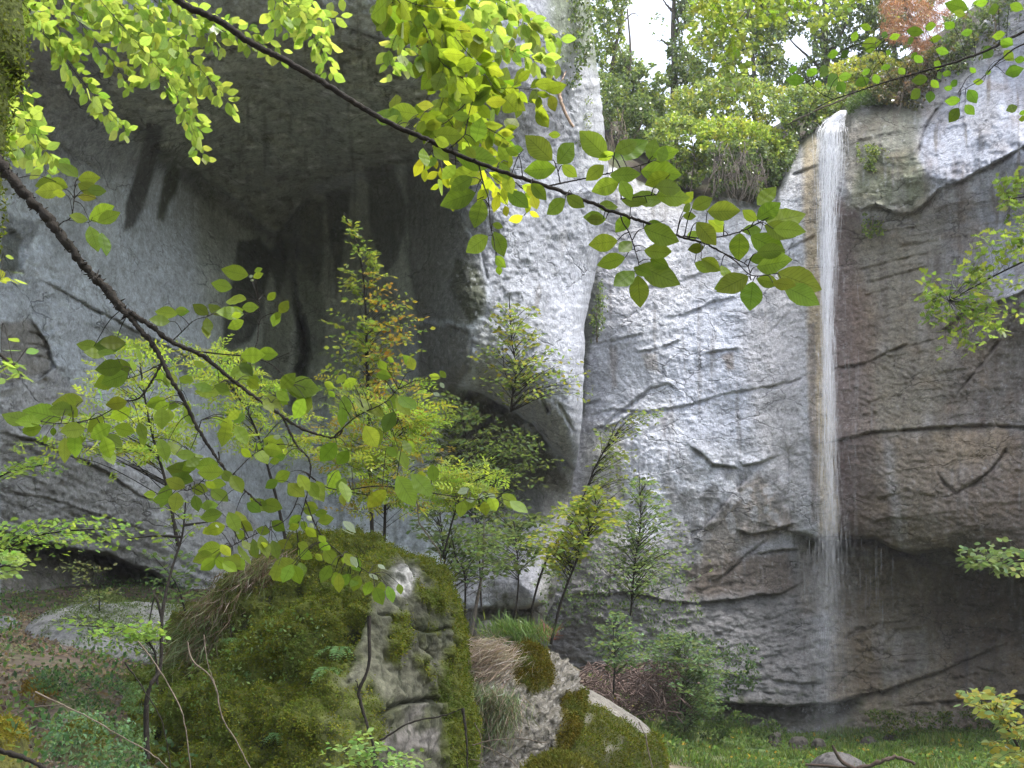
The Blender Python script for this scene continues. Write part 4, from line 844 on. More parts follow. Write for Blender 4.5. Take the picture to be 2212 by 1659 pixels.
tree('tall straight dark trunk tree in the middle of the sky gap', tl([1458,1456,1457,1454,1456,1455],[330,220,140,60,0,-80],[43.5]*6), .20,
     [[(1456,40,43.5),(1475,20,43.4),(1492,-20,43.4)],[(1456,70,43.5),(1478,50,43.5),(1490,35,43.5)],[(1456,110,43.5),(1435,90,43.4),(1418,88,43.4)],[(1456,30,43.5),(1440,10,43.4),(1425,-10,43.4)],[(1456,160,43.5),(1485,130,43.2),(1520,120,43)],[(1455,190,43.5),(1430,170,43.6),(1405,170,43.5)],[(1455,20,43.5),(1470,60,43.4),(1475,75,43.4)]],
     [foliage([(1440,-60),(1500,-60),(1500,40),(1470,70),(1500,130),(1540,200),(1520,280),(1400,290),(1410,200),(1440,150)], 7000, 43.5, 1.3, 9, G_DARK, 3, thr=-.1, sc=18, holes=HO, cols2=G_MID),
      foliage([(1395,20),(1440,20),(1440,100),(1400,70)], 60, 43.5, .6, 8, G_MID, 4, thr=.12, sc=12)])
tree('broad tree with spreading dark limbs behind the waterfall rim', tl([1792,1786,1780,1783,1775],[230,150,80,30,-50],[42]*5), .22,
     [[(1786,140,42),(1810,90,41.6),(1830,40,41.5),(1835,-10,41.5)],[(1785,130,42),(1800,100,42),(1815,80,42)],[(1783,100,42),(1755,60,42.2),(1730,40,42.3)],[(1782,160,42),(1755,130,42),(1720,100,42),(1690,60,42)],[(1780,70,42),(1770,20,42),(1750,-10,42)],[(1788,190,42),(1760,180,41.6),(1730,160,41.5)]],
     [foliage([(1640,-60),(1990,-60),(1950,60),(1900,150),(1830,215),(1700,200),(1620,130)], 15000, 42, 1.8, 9, G_DARK, 5, thr=-.12, sc=22, holes=HO, cols2=G_BLUE)])
tree('sparse tree with thin trunks left of the spreading tree', tl([1632,1630,1626,1622,1625],[260,180,120,60,-40],[41]*5), .12,
     [[(1630,180,41),(1600,130,41),(1590,90,41)],[(1628,150,41),(1660,110,41),(1680,70,41)]],
     [foliage([(1500,40),(1560,-60),(1700,-60),(1700,130),(1640,220),(1520,220),(1480,140)], 11000, 41, 1.6, 9, G_MID, 6, thr=-.12, sc=20, holes=HO, cols2=G_BLUE)])
tree('bright yellow-green maple hanging over the gap at the top edge', tl([1655,1640,1620,1600],[-140,-60,20,80],[27]*4), .05,
     [[(1640,-60,27),(1560,-20,26.6),(1500,20,26.4)],[(1630,0,27),(1580,60,26.8),(1540,110,26.8)],[(1620,30,27),(1680,40,27),(1740,30,27)],[(1600,80,27),(1590,130,27),(1585,190,27)],[(1650,-50,27),(1720,-10,27),(1790,20,27)]],
     [foliage([(1475,-60),(1560,-60),(1620,0),(1740,-60),(1745,15),(1700,50),(1650,60),(1630,130),(1600,195),(1575,200),(1545,130),(1500,110),(1485,60)], 1500, 27, 1.0, 14, G_BRIGHT, 7, thr=-.0, sc=20, cols2=G_YEL, up=1.5, W=.95),
      foliage([(1740,-60),(1880,-60),(1860,20),(1800,60),(1760,90),(1740,40)], 500, 27, 1.0, 14, G_BRIGHT, 8, thr=.02, sc=18, up=1.5, W=.95)])
tree('slender dim tree at the far right of the bank', tl([1935,1930,1925],[150,60,-60],[40]*3), .12, [[(1930,80,40),(1950,40,40),(1970,10,40)]],
     [foliage([(1860,-60),(2050,-60),(1990,60),(1950,140),(1870,150)], 6000, 40, 1.4, 9, G_DARK, 9, thr=-.08, sc=22, cols2=G_YEL)])
# the rust brown dead crown
e = empty('dead_conifer', at(1985, 150, 35), 'rust brown dead conifer top leaning out above the right rim', 'tree', HILLG)
T = Tubes(); T.add(A3([(1985,150,35),(1980,80,35),(1960,20,35),(1950,-60,35)]), .12, .04, 6); child(T.build('trunk', M_BARK2), e)
q = pts_in_poly([(1905,-40),(2060,-40),(2050,40),(2010,90),(1990,140),(1960,90),(1920,90),(1900,40)], 9000, 10, -.1, 20); n = len(q)
child(leaves('crown', at(q[:, 0], q[:, 1], 35 + rng.normal(size=n) * .8), rand_dirs(n) + np.array([.2, 0, -.6]), rand_dirs(n), .22 * (.5 + rng.random(n)), .018, pal(n, [(.30,.15,.10), (.22,.12,.08), (.36,.20,.14)], .2), M_LEAFD, TPL_DOT), e)
# bushes spilling over the rim
def bush(label, poly, n, Y, dY, px, cols, seed, stems, cols2=None, thr=-.15, sc=26, name='bush', group='bushes along the cliff rim', W=.6, mat=None, up=.8, wts=None, sr=.03, bark=None, tpl=None):
    base = at(*stems[0][0]); e = empty(name, base, label, 'bush', group)
    T = Tubes()
    for s in stems: T.add(A3(s), sr, sr * .25, 5, wob=.01)
    child(T.build('stems', bark or M_DEAD), e)
    child(leaves('foliage', *foliage(poly, n, Y, dY, px, cols, seed, thr=thr, sc=sc, cols2=cols2, W=W, up=up, wts=wts), mat or M_LEAFD, tpl or TPL_DOT), e); return e
bush('dark bush in the shade against the buttress edge', [(1296,150),(1400,200),(1430,290),(1400,330),(1330,300),(1300,260)], 3800, 37.5, 1.2, 8, G_DARK, 20, [[(1330,330,37),(1340,280,37),(1350,220,37)],[(1350,330,37),(1380,280,37),(1390,240,37)]], cols2=G_MID)
bush('sunlit light green bush high in the middle of the bank', [(1440,200),(1520,170),(1600,160),(1690,190),(1700,260),(1620,300),(1520,300),(1440,260)], 7500, 37, 1.6, 9, G_MID, 21, [[(1540,340,36.5),(1560,260,36.5),(1570,200,36.5)],[(1600,320,36.5),(1620,250,36.5),(1640,200,36.5)]], cols2=G_YEL)
bush('rounded green bush lowest on the left part of the rim', [(1390,290),(1450,240),(1520,260),(1540,340),(1510,400),(1450,400),(1410,360)], 5200, 34.6, 1.3, 9, G_MID, 22, [[(1460,420,34),(1460,350,34),(1450,290,34)],[(1490,420,34),(1500,340,34),(1490,280,34)]], cols2=G_BRIGHT)
bush('large yellow-green bush sprawling above the tangle of roots', [(1500,270),(1580,250),(1660,270),(1720,300),(1700,340),(1640,330),(1560,320),(1510,330)], 5200, 34.2, 1.3, 9, G_BRIGHT, 23, [[(1600,380,34),(1600,320,34),(1590,270,34)],[(1640,360,34),(1660,310,34),(1670,280,34)]], cols2=G_YEL)
bush('ivy-dark bush hanging over the rim above the root tangle', [(1530,310),(1620,300),(1700,320),(1722,300),(1712,360),(1680,400),(1640,425),(1590,400),(1545,420),(1525,370)], 5200, 33.2, 1.0, 8, G_DARK, 24, [[(1620,300,33.4),(1600,360,33),(1590,420,32.8)],[(1650,310,33.4),(1660,360,33),(1650,420,32.8)]], cols2=G_MID, thr=-.05)
bush('bush with arching twigs left of the water lip', [(1680,190),(1760,180),(1830,190),(1835,225),(1790,250),(1760,280),(1720,300),(1690,270)], 5200, 34.2, 1.2, 8, G_MID, 25, [[(1740,300,34),(1750,240,34),(1770,190,34)],[(1720,300,34),(1700,240,34),(1690,200,34)]], cols2=G_BLUE)
bush('yellowish bush behind the water lip', [(1790,140),(1900,110),(1960,150),(1940,195),(1860,200),(1790,190)], 4200, 35, 1.2, 8, G_YEL, 26, [[(1840,220,34.6),(1850,170,34.6),(1860,130,34.6)]], cols2=G_MID)
bush('brown-green trailing bush on the right rim', [(1880,170),(1960,130),(2040,90),(2060,150),(2020,190),(1980,240),(1930,225),(1890,215)], 5200, 32.0, 1.0, 8, [(.08,.09,.03),(.12,.10,.05),(.06,.08,.03)], 27, [[(1960,150,32),(1950,200,31.6),(1940,250,31.3)],[(2000,130,32),(2010,170,31.5),(1990,230,31)]], cols2=[(.16,.11,.09),(.12,.09,.07)])
bush('dark overhanging bush at the upper right corner', [(2040,40),(2120,0),(2240,-60),(2240,60),(2160,110),(2100,140),(2050,170),(2030,120)], 6500, 31.0, 1.0, 8, G_DARK, 28, [[(2080,40,31.5),(2090,90,31),(2070,150,30.6)],[(2140,10,31),(2150,60,30.6),(2130,110,30.2)]], cols2=[(.12,.10,.06),(.10,.12,.03)])
bush('low green cushion of plants on the rock right of the fall', [(1850,300),(1930,330),(1985,335),(1990,380),(1950,400),(1880,370),(1850,350)], 1500, 31.0, .15, 6, G_MID, 29, [[(1940,350,31.1),(1920,330,31),(1900,320,31)]], thr=.0, sc=18, group='small plants rooted in the cliff face')
bush('small fern-like tuft under the ledge right of the fall', [(1865,460),(1900,460),(1910,500),(1880,515),(1862,490)], 350, 31.2, .1, 7, G_MID, 30, [[(1885,455,31.3),(1885,480,31.1),(1880,500,31.1)]], sc=12, group='small plants rooted in the cliff face', cols2=G_BRIGHT)
bush('shrubs growing on top of the pale buttress', [(1060,-40),(1300,-60),(1290,60),(1270,150),(1240,190),(1200,160),(1180,60),(1100,20)], 2600, 24.0, .7, 9, G_DARK, 31, [[(1240,60,24.2),(1220,0,24),(1210,-50,24)],[(1250,150,24.6),(1240,100,24.3),(1230,60,24)]], cols2=G_MID, thr=.0, sc=26, group=None)
bush('tiny green plants scattered on the grey side of the buttress', [(1225,200),(1275,190),(1280,320),(1240,330)], 260, 24.9, .1, 6, G_MID, 32, [[(1250,280,25),(1250,260,24.9),(1245,240,24.9)]], thr=.1, sc=14, group='small plants rooted in the cliff face')
bush('low plants in the dark gully between buttress and pale wall', [(1275,660),(1300,600),(1312,640),(1300,720),(1275,740)], 350, 30.5, .4, 7, G_DARK, 33, [[(1290,740,30.6),(1290,700,30.5),(1288,660,30.4)]], cols2=G_MID, thr=0, sc=14, group='small plants rooted in the cliff face')
# hanging roots
T = Tubes()
for k in range(46):
    u0 = rng.uniform(1535, 1650); v0 = rng.uniform(300, 380); 
    T.add(A3([(u0, v0, 32.6), (u0 + rng.uniform(-15,15), v0 + 30, 32.2), (u0 + rng.uniform(-30,30), v0 + rng.uniform(50,90), 32.0)]), .022, .006, 4, wob=.02)
tag(T.build('roots', M_BARK2), 'tangle of pale bare roots hanging from the rim left of the fall', 'roots')
T = Tubes()
for k in range(22):
    u0 = rng.uniform(1302, 1350); v0 = rng.uniform(230, 330)
    T.add(A3([(u0, v0, 36.5), (u0 + rng.uniform(-8,12), v0 + 30, 36.2), (u0 + rng.uniform(-12,20), v0 + rng.uniform(45,120), 35.6)]), .02, .006, 4, wob=.03)
tag(T.build('roots', M_DEAD), 'grey bare roots on the dark bank beside the buttress', 'roots')
T = Tubes(); T.add(A3([(1700,268,33.5),(1765,237,33),(1820,215,32.6),(1855,192,32.4)]), .035, .02, 5, wob=.01); T.add(A3([(1820,215,32.6),(1840,200,32.6)]), .02, .01, 4)
tag(T.build('fallen_branch', M_DEAD), 'bare pale branch leaning across the rim beside the water lip', 'branch')
T = Tubes(); T.add(A3([(1207,195,22.6),(1213,225,22.6),(1238,275,22.7)]), .05, .035, 6, wob=.01); T.add(A3([(1222,155,22.8),(1215,170,22.6),(1207,180,22.6),(1190,192,22.6)]), .02, .012, 4, wob=.01)
tag(T.build('fallen_branch', plain_mat('peeled_wood', (.42,.30,.22), s=20)), 'short peeled orange-brown dead stick lodged on the buttress', 'branch')
# grass on the lip
n = 2600; u = rng.uniform(1830, 1935, n); v = np.interp(u, rim_pts[:, 0], rim_pts[:, 1]) + rng.uniform(-14, 14, n)
tag(leaves('grass', at(u, v, 31.8 + rng.random(n) * .7), rand_dirs(n) * .6 + np.array([0, -.3, .2]), rand_dirs(n), .18, .02, pal(n, [(.12,.19,.05), (.09,.15,.04)]), M_GRASS, TPL_DOT), 'pale green grass fringe on the rim right of the water lip', kind='stuff')
# ================================================================== plants in the middle distance
def oriented(n, up=2.0): return rand_dirs(n) + np.array([0, 0, up])
class LeafBin:
    def __init__(s): s.q = [[] for _ in range(6)]
    def add(s, P, A, Nn, L, W, c):
        for a, b in zip(s.q, (P, A, Nn, np.broadcast_to(L, (len(P),)), np.broadcast_to(W, (len(P),)), c)): a.append(b)
    def build(s, name, mat, tpl, parent=None, **k):
        return leaves(name, *[np.concatenate(a) for a in s.q], mat, tpl, parent, **k)
def spray(LB, path, n, L, cols, W=.6, lat=.06, comp=0, up=2.0, droop=.15, t0=.2):
    """leaves alternately left and right of a twig, lying roughly level"""
    path = np.array(path); t = np.linspace(t0, 1, n); m = len(path) - 1; x = t * m; i = np.minimum(x.astype(int), m - 1); f = (x - i)[:, None]
    P = path[i] * (1 - f) + path[i + 1] * f; T = path[i + 1] - path[i]; T /= np.linalg.norm(T, axis=1)[:, None] + 1e-9
    S = np.cross(T, np.array([0, 0, 1.0]) + .15 * rng.normal(size=3)); S /= np.linalg.norm(S, axis=1)[:, None] + 1e-9
    sd_ = np.where(np.arange(n) % 2 == 0, 1, -1)[:, None]
    A = S * sd_ + T * .55 + rng.normal(size=(n, 3)) * .25 + np.array([0, 0, -droop])
    P = P + A * (lat * rng.random(n))[:, None]
    if not comp:
        LB.add(P, A, oriented(n, up), L * (.6 + .7 * rng.random(n)), L * W * (.6 + .7 * rng.random(n)), pal(n, cols)); return
    A /= np.linalg.norm(A, axis=1)[:, None]; Lr = L * 3.2 * (.7 + .5 * rng.random(n)); Nn = oriented(n, up); Nn /= np.linalg.norm(Nn, axis=1)[:, None]
    B = np.cross(Nn, A); B /= np.linalg.norm(B, axis=1)[:, None]; base = pal(n, cols)
    for k in range(comp):
        fr = (k + .8) / comp
        for s in (-1, 1):
            LB.add(P + A * (Lr * fr)[:, None], B * s + A * .5 + rng.normal(size=(n, 3)) * .12, Nn + rng.normal(size=(n, 3)) * .15, L * (.8 + .3 * rng.random(n)), L * .36, base * (1 + .1 * rng.normal(size=(n, 1))))
    LB.add(P + A * Lr[:, None], A, Nn, L, L * .36, base)
def sapling(label, stem, r, poly, nb, Y, dY, leafpx, cols, per=9, comp=0, seed=0, thr=-.2, sc=24, cat='sapling', name='sapling', group='young trees in front of the cliff', bark=None, up=2.0, W=.6, lat_px=8, extra=None, mat=None, tpl=None, twig=.004, hot=None, wts=None):
    up = min(up, 1.1); cols = [tuple(np.array(c_) * [1.12, 1.08, 1.0] + .018) for c_ in cols]
    hotc = [(.36,.22,.05), (.42,.30,.06), (.20,.26,.05), (.40,.35,.06)]
    base = at(*stem[0]); e = empty(name, base, label, cat, group)
    S = smooth_line(A3(stem), 40); Suv = np.stack(to_uv(S), 1)
    r = r * (.7 if Y > 14 else 1); T = Tubes(); T.add(A3(stem), r, r * .3, 6, n=24, rough=.06)
    for x in (extra or []): T.add(A3(x), r * .6, r * .15, 5, n=12)
    child(T.build('trunk', bark or M_BARK), e)
    q = pts_in_poly(poly, nb, seed, thr, sc); T = Tubes(); LB = LeafBin(); leafpx *= 1.0 if Y < 3.5 else (1.05 if comp else 1.0); per = int(per * 1.75 + 1) if Y > 3.5 else per; L = leafpx * Y / FPX
    for (u, v) in q:
        y = Y + dY * rng.normal(); E = at(u, v, y)
        tv = v + .28 * abs(u - np.interp(v, Suv[::-1, 1], Suv[::-1, 0])) + 12 + rng.random() * 20
        k = int(np.argmin(np.abs(Suv[:, 1] - tv))); B0 = S[k]
        d = np.linalg.norm(E - B0); mid = (B0 + E) / 2 + np.array([0, 0, .10 * d]) + rng.normal(size=3) * .06 * d
        p = T.add([B0, mid, E], min(twig * .5 * (1 + d), r * .4), twig * .25, 4, n=9)
        cut = p[3:] if d > .5 else p[2:]
        spray(LB, cut, max(3, int(per * (.6 + .6 * rng.random()))), L, hotc if hot and poly_mask(np.array([u]), np.array([v]), hot, 1.)[0] > .5 and rng.random() < .5 else cols, W, lat_px * Y / FPX, comp, up, t0=.0 if d > .3 else .2)
    child(T.build('branches', bark or M_BARK), e)
    child(LB.build('foliage', mat or M_LEAFB, tpl or TPL_SMALL), e); return e
AUT = [(.17,.25,.05), (.13,.21,.05), (.21,.28,.05), (.15,.23,.05), (.27,.31,.05)]
ASH = [(.26,.38,.06), (.20,.32,.05), (.33,.41,.06)]
sapling('slender sapling with yellow and orange autumn leaves rising above the big boulder', [(805,1175,11.6),(798,1000,11.8),(793,800,12),(788,640,12),(775,540,12),(742,458,12)], .022,
  [(728,455),(770,480),(815,540),(850,610),(900,655),(950,720),(900,770),(880,860),(700,860),(685,700),(735,640),(722,580),(770,560)], 150, 12, .35, 14, AUT, 7, thr=-.05, seed=41, hot=[(785,580),(860,600),(960,700),(950,790),(900,860),(780,860),(800,700)], lat_px=6)
sapling('ash sapling with bright feathered leaves behind the mossy branch at left', [(385,1180,9),(360,1050,9),(320,900,9),(295,730,9)], .016,
  [(10,1010),(60,900),(140,840),(270,715),(330,735),(380,760),(430,860),(430,980),(300,1010),(150,975)], 66, 9, .4, 13, ASH, 5, comp=4, seed=42, thr=-.2, lat_px=6)
sapling('ash sapling with small lime leaflets in front of the crevice', [(620,1180,9.6),(590,1050,9.6),(540,900,9.6),(450,770,9.6)], .016,
  [(410,745),(500,750),(560,790),(660,860),(700,960),(620,1020),(500,960),(430,870)], 60, 9.6, .4, 12, ASH, 5, comp=4, seed=43, thr=-.2, lat_px=6)
sapling('yellowing ash sapling directly right of the autumn sapling', [(830,1170,10.6),(835,1050,10.7),(850,950,10.7),(870,860,10.6)], .016,
  [(690,800),(800,840),(900,810),(965,855),(985,960),(950,1090),(860,1110),(700,1100),(650,1000)], 120, 10.6, .4, 12, ASH + [(.13,.20,.03), (.30,.26,.04)], 5, comp=4, seed=44, thr=-.25, lat_px=6)
sapling('small rowan with shiny pale leaflets arching over the dark undergrowth', [(960,1190,10),(985,1100,10),(1010,1050,10),(1090,1010,10)], .010,
  [(960,1010),(1040,1000),(1110,1030),(1060,1080),(980,1100),(900,1060)], 40, 10, .3, 12, ASH + [(.22,.30,.12)], 5, comp=4, seed=45, lat_px=6)
for i, (lab, poly, st, n, Y, c) in enumerate((
  ('dark green shrub filling the hollow under the buttress', [(900,870),(960,850),(1060,890),(1160,940),(1215,1010),(1160,1060),(1100,1130),(1000,1120),(920,1060),(870,960)], [(1040,1320,21),(1035,1200,21),(1020,1050,21),(1000,900,21)], 230, 21, [(.04,.075,.02),(.06,.10,.022),(.03,.055,.015)]),
  ('dim green shrub just below the dark cave mouth', [(1020,1090),(1120,1080),(1200,1110),(1200,1180),(1130,1230),(1020,1210)], [(1110,1350,19),(1120,1250,19),(1110,1120,19)], 80, 19, [(.045,.08,.022),(.065,.105,.03)]),
  ('dim leafy shrub between the boulder top and the thin trunks', [(880,1080),(1000,1100),(1080,1180),(1100,1240),(980,1250),(900,1190),(860,1130)], [(960,1330,16),(960,1220,16),(950,1100,16)], 80, 16, [(.045,.085,.03),(.065,.11,.03)]))):
  sapling(lab, st, .03, poly, n, Y, .7, 13, c, 8, seed=50 + i, thr=-.18, sc=30, cat='shrub', name='shrub', lat_px=7, twig=.006, group='dim shrubs under the buttress')
sapling('light green maple rooted on the buttress ledge', [(1103,890,22.6),(1108,850,22.6),(1115,800,22.5),(1105,730,22.4),(1100,640,22.4)], .04,
  [(1015,650),(1100,625),(1150,660),(1175,720),(1150,760),(1220,755),(1290,775),(1300,830),(1270,870),(1200,850),(1130,880),(1050,850),(1005,760),(1040,710)], 105, 22.5, .5, 13, [(.12,.19,.05),(.16,.22,.05),(.10,.16,.05),(.20,.22,.03)], 6, seed=60, thr=-.1, lat_px=8, twig=.008,
  extra=[[(1112,860,22.5),(1150,820,22.4),(1200,790,22.3)],[(1110,850,22.5),(1090,800,22.5),(1085,740,22.5)],[(1114,870,22.5),(1160,840,22.3),(1230,830,22.2)]])
sapling('yellow-green maple sapling with the brightest leaves before the pale wall', [(1190,1392,16),(1212,1300,16),(1240,1225,16),(1275,1140,16),(1290,1060,16)], .032,
  [(1110,1160),(1170,1140),(1230,1060),(1290,1045),(1345,1075),(1350,1120),(1280,1160),(1255,1230),(1180,1230)], 140, 16, .5, 14, [(.20,.27,.04),(.26,.30,.04),(.14,.22,.05)], 7, seed=61, thr=-.15, lat_px=8, twig=.006)
sapling('leaning grey-stemmed sapling crossing the pale wall', [(1145,1378,17),(1152,1300,17),(1185,1200,17),(1240,1120,17),(1290,1000,17),(1335,930,17)], .03,
  [(1290,930),(1400,880),(1440,880),(1400,950),(1370,1000),(1420,1040),(1330,1060),(1280,1010)], 70, 17, .5, 11, [(.10,.15,.06),(.13,.18,.05)], 5, seed=62, thr=-.1, lat_px=8, twig=.006,
  extra=[[(1225,1140,17),(1300,1090,17),(1340,1060,17)]])
sapling('slim straight sapling with muted leaves in front of the wall foot', [(1362,1330,19),(1372,1210,19),(1384,1130,19),(1380,1010,19)], .028,
  [(1290,1130),(1380,1000),(1440,1060),(1500,1180),(1560,1230),(1450,1240),(1400,1290),(1310,1260)], 170, 19, .6, 11, [(.08,.14,.06),(.11,.17,.06)], 6, seed=63, thr=-.05, lat_px=9, twig=.006, extra=[[(1378,1180,19),(1410,1150,19),(1435,1120,19)]])
sapling('dark forked sapling left of the low cave', [(1002,1385,15.5),(1005,1300,15.5),(1003,1235,15.5),(985,1205,15.5),(972,1130,15.5)], .03,
  [(930,1130),(1020,1120),(1100,1190),(1080,1250),(1000,1240),(940,1200)], 40, 15.5, .4, 12, [(.07,.13,.04),(.10,.16,.05)], 6, seed=64, lat_px=8)
sapling('grey thick-stemmed sapling in front of the low cave', [(1012,1400,16.5),(1030,1300,16.5),(1042,1230,16.5),(1046,1120,16.5)], .05,
  [(1000,1170),(1060,1100),(1130,1150),(1150,1220),(1050,1240)], 40, 16.5, .5, 12, [(.07,.13,.04),(.10,.16,.05)], 6, seed=65, lat_px=8, bark=M_BARK2)
for i, (lab, poly, st, n, Y) in enumerate((
  ('thin green sapling above the brush pile', [(1260,1340),(1330,1310),(1400,1360),(1430,1430),(1330,1450),(1270,1400)], [(1325,1500,22),(1327,1440,22),(1325,1350,22)], 90, 22),
  ('pale green low shrub against the speckled wall foot', [(1400,1370),(1470,1360),(1560,1400),(1600,1450),(1540,1510),(1440,1480),(1380,1440)], [(1470,1540,25),(1475,1480,25),(1480,1400,25)], 170, 25),
  ('dark bushes at the wet foot of the wall', [(1440,1470),(1540,1480),(1580,1530),(1500,1570),(1430,1560)], [(1480,1590,26),(1480,1540,26),(1490,1500,26)], 130, 26))):
  sapling(lab, st, .03, poly, n, Y, .6, 10, [(.06,.12,.06),(.09,.16,.07),(.08,.13,.04)], 7, seed=70 + i, thr=-.15, cat='shrub', name='shrub', lat_px=7, group='small shrubs at the wall foot')
sapling('curved dark sapling standing before the big boulder on the left slope', [(318,1640,6.6),(316,1530,6.6),(325,1480,6.6),(347,1440,6.7),(350,1330,6.8),(368,1240,6.9),(393,1160,7),(401,1085,7)], .017,
  [(330,1080),(440,1060),(470,1120),(420,1180),(340,1180)], 14, 7, .3, 13, [(.12,.20,.04),(.16,.25,.04)], 5, seed=80, lat_px=8, twig=.003,
  extra=[[(350,1335,6.8),(335,1290,6.8),(322,1345,6.8)],[(393,1160,7),(330,1158,7),(270,1165,7)],[(396,1135,7),(430,1130,7),(470,1125,7)]])
SPR = [(.13,.24,.04), (.17,.28,.045), (.10,.19,.035)]
for i, (lab, poly, st, n, Y, px, per, c) in enumerate((
  ('leafy green spray reaching in from the left above the undercut', [(0,1110),(60,1105),(200,1130),(290,1120),(330,1150),(280,1190),(130,1175),(0,1165)], [(-60,1240,6),(20,1180,6),(120,1150,6),(280,1140,6)], 44, 6, 15, 7, SPR),
  ('small pale green spray at the left edge beside the undercut', [(0,1185),(60,1205),(62,1245),(0,1240)], [(-60,1260,5.5),(0,1225,5.5),(40,1225,5.5)], 14, 5.5, 18, 6, [(.20,.30,.10),(.16,.26,.06)]),
  ('level bright green spray in front of the pale slab', [(120,1325),(220,1340),(290,1350),(362,1340),(350,1370),(300,1385),(200,1375),(120,1375)], [(340,1480,6.8),(330,1400,6.8),(270,1360,6.8),(150,1350,6.8)], 40, 6.8, 14, 6, SPR),
  ('feathery muted seedling growing behind the pale slab', [(100,1190),(230,1200),(270,1280),(200,1320),(120,1300)], [(215,1320,14),(213,1270,14),(200,1210,14)], 30, 14, 9, 6, [(.12,.15,.06),(.10,.14,.05)]),
  ('small green spray over the middle of the left slope', [(260,1200),(420,1180),(440,1290),(330,1300)], [(400,1320,9),(380,1260,9),(330,1200,9)], 24, 9, 12, 6, [(.09,.16,.05)]),
  ('dark green spray at the left edge above the mossy branch', [(0,960),(30,980),(160,990),(120,1040),(0,1020)], [(-40,1060,7),(20,1020,7),(120,1000,7)], 20, 7, 13, 6, SPR),
  ('bright leafy spray at the left edge halfway up', [(-10,740),(20,760),(60,820),(40,835),(-10,800)], [(-60,720,2.6),(-20,750,2.6),(30,790,2.6)], 7, 2.6, 40, 3, SPR),
  ('two lit leaves poking in at the left edge', [(-20,590),(30,600),(20,625),(-20,610)], [(-80,580,3),(-30,595,3),(0,605,3)], 3, 3, 32, 3, [(.26,.34,.04)]),
  ('leafy seedling at the bottom edge before the big boulder', [(690,1615),(760,1590),(870,1605),(950,1630),(930,1670),(700,1680)], [(800,1720,5.5),(800,1670,5.5),(790,1620,5.5)], 34, 5.5, 16, 6, [(.10,.20,.05),(.16,.26,.08)]))):
  sapling(lab, st, .008, poly, n, Y, .2, px, c, per, seed=90 + i, thr=-.3, cat='seedling', name='seedling', lat_px=8, twig=.0016, group='small leafy sprays on the left slope' if i < 8 else None, tpl=TPL_MID)
# right-hand sprays
for i, (lab, poly, st, n, Y, px, per, c, cmp_) in enumerate((
  ('maple branch with small light green leaves hanging in from the right', [(1975,600),(2060,540),(2140,490),(2230,430),(2230,700),(2130,745),(2060,780),(2010,750),(1985,680)], [(2330,500,13),(2240,550,13),(2140,600,13),(2050,650,13)], 74, 13, 17, 6, [(.15,.24,.04),(.20,.28,.05),(.11,.19,.04)], 0),
  ('short maple spray at the right edge above the long branch', [(2150,380),(2230,340),(2230,470),(2170,480)], [(2330,400,12),(2240,420,12),(2180,430,12)], 18, 12, 17, 6, [(.15,.24,.04),(.12,.20,.04)], 0),
  ('pale leafed branch in front of the dark overhang at the right edge', [(2055,1175),(2130,1190),(2230,1185),(2230,1260),(2130,1235),(2080,1225)], [(2330,1190,11),(2230,1210,11),(2130,1215,11)], 26, 11, 17, 6, [(.15,.22,.11),(.12,.20,.08)], 0),
  ('pale leafed shrub with a few yellow leaves at the lower right corner', [(2070,1495),(2140,1490),(2230,1500),(2230,1690),(2110,1690),(2130,1610),(2170,1570),(2085,1540)], [(2260,1760,8),(2230,1680,8),(2180,1580,8),(2120,1520,8)], 60, 8, 17, 6, [(.17,.26,.11),(.22,.28,.10),(.30,.28,.05)], 0))):
  sapling(lab, st, .018, poly, n, Y, .3, px, c, per, seed=110 + i, thr=-.12, cat='branch', name='leafy_branch', lat_px=10, twig=.003, group='leafy branches entering from the right', tpl=TPL_MAPLE if i < 2 else TPL_MID, W=.8)

# ================================================================== ground cover
def on_ground(n, x0, x1, y0, y1):
    x = rng.uniform(x0, x1, n); y = rng.uniform(y0, y1, n); return np.stack([x, y, ground_z(x, y)], 1)
P = on_ground(95000, 2.0, 16, 21, 31.5); m = fbm(P[:, 0] / .8, P[:, 1] / .8, 3, 3) + .12 * rng.normal(size=len(P)) > -.12; P = P[m]; n = len(P)
tag(leaves('grass', P, rand_dirs(n) * .5 + np.array([0, 0, 1.0]), rand_dirs(n), (.07 + .16 * sstep(0, .4, fbm(P[:, 0] / 1.4, P[:, 1] / 1.4, 8, 3))) * (.5 + rng.random(n)), .018, pal(n, [(.09,.16,.03), (.12,.19,.035), (.06,.10,.03), (.15,.17,.05)], .2), M_GRASS, TPL_DOT), 'short lawn-like grass below the waterfall', kind='stuff')
P = on_ground(16000, 2.0, 16, 21, 31.8); m = fbm(P[:, 0] / .9, P[:, 1] / .9, 13, 3) > .0; P = P[m]; n = len(P)
tag(leaves('ground_cover', P + np.array([0, 0, .08]), rand_dirs(n) + np.array([0, 0, .1]), oriented(n, 1.2), .11 * (.6 + .7 * rng.random(n)), .07, pal(n, [(.08,.15,.04), (.12,.18,.05), (.28,.20,.03), (.06,.10,.03)], .2, [.4, .35, .06, .19]), M_LEAFB, TPL_DOT), 'low leafy weeds and fallen yellow leaves among the grass', kind='stuff')
P = on_ground(60000, -7.5, 0.5, 5, 22); m = fbm(P[:, 0] / .9, P[:, 1] / .9, 23, 3) > -.15; P = P[m]; n = len(P)
tag(leaves('leaf_litter', P + np.array([0, 0, .015]), rand_dirs(n), oriented(n, 1.5), .045 * (.6 + .7 * rng.random(n)), .04, pal(n, [(.14,.115,.10), (.21,.18,.16), (.08,.065,.055), (.22,.17,.12)], .2), M_LEAFB, TPL_DOT), 'brown and pinkish fallen leaves on the left slope', kind='stuff')
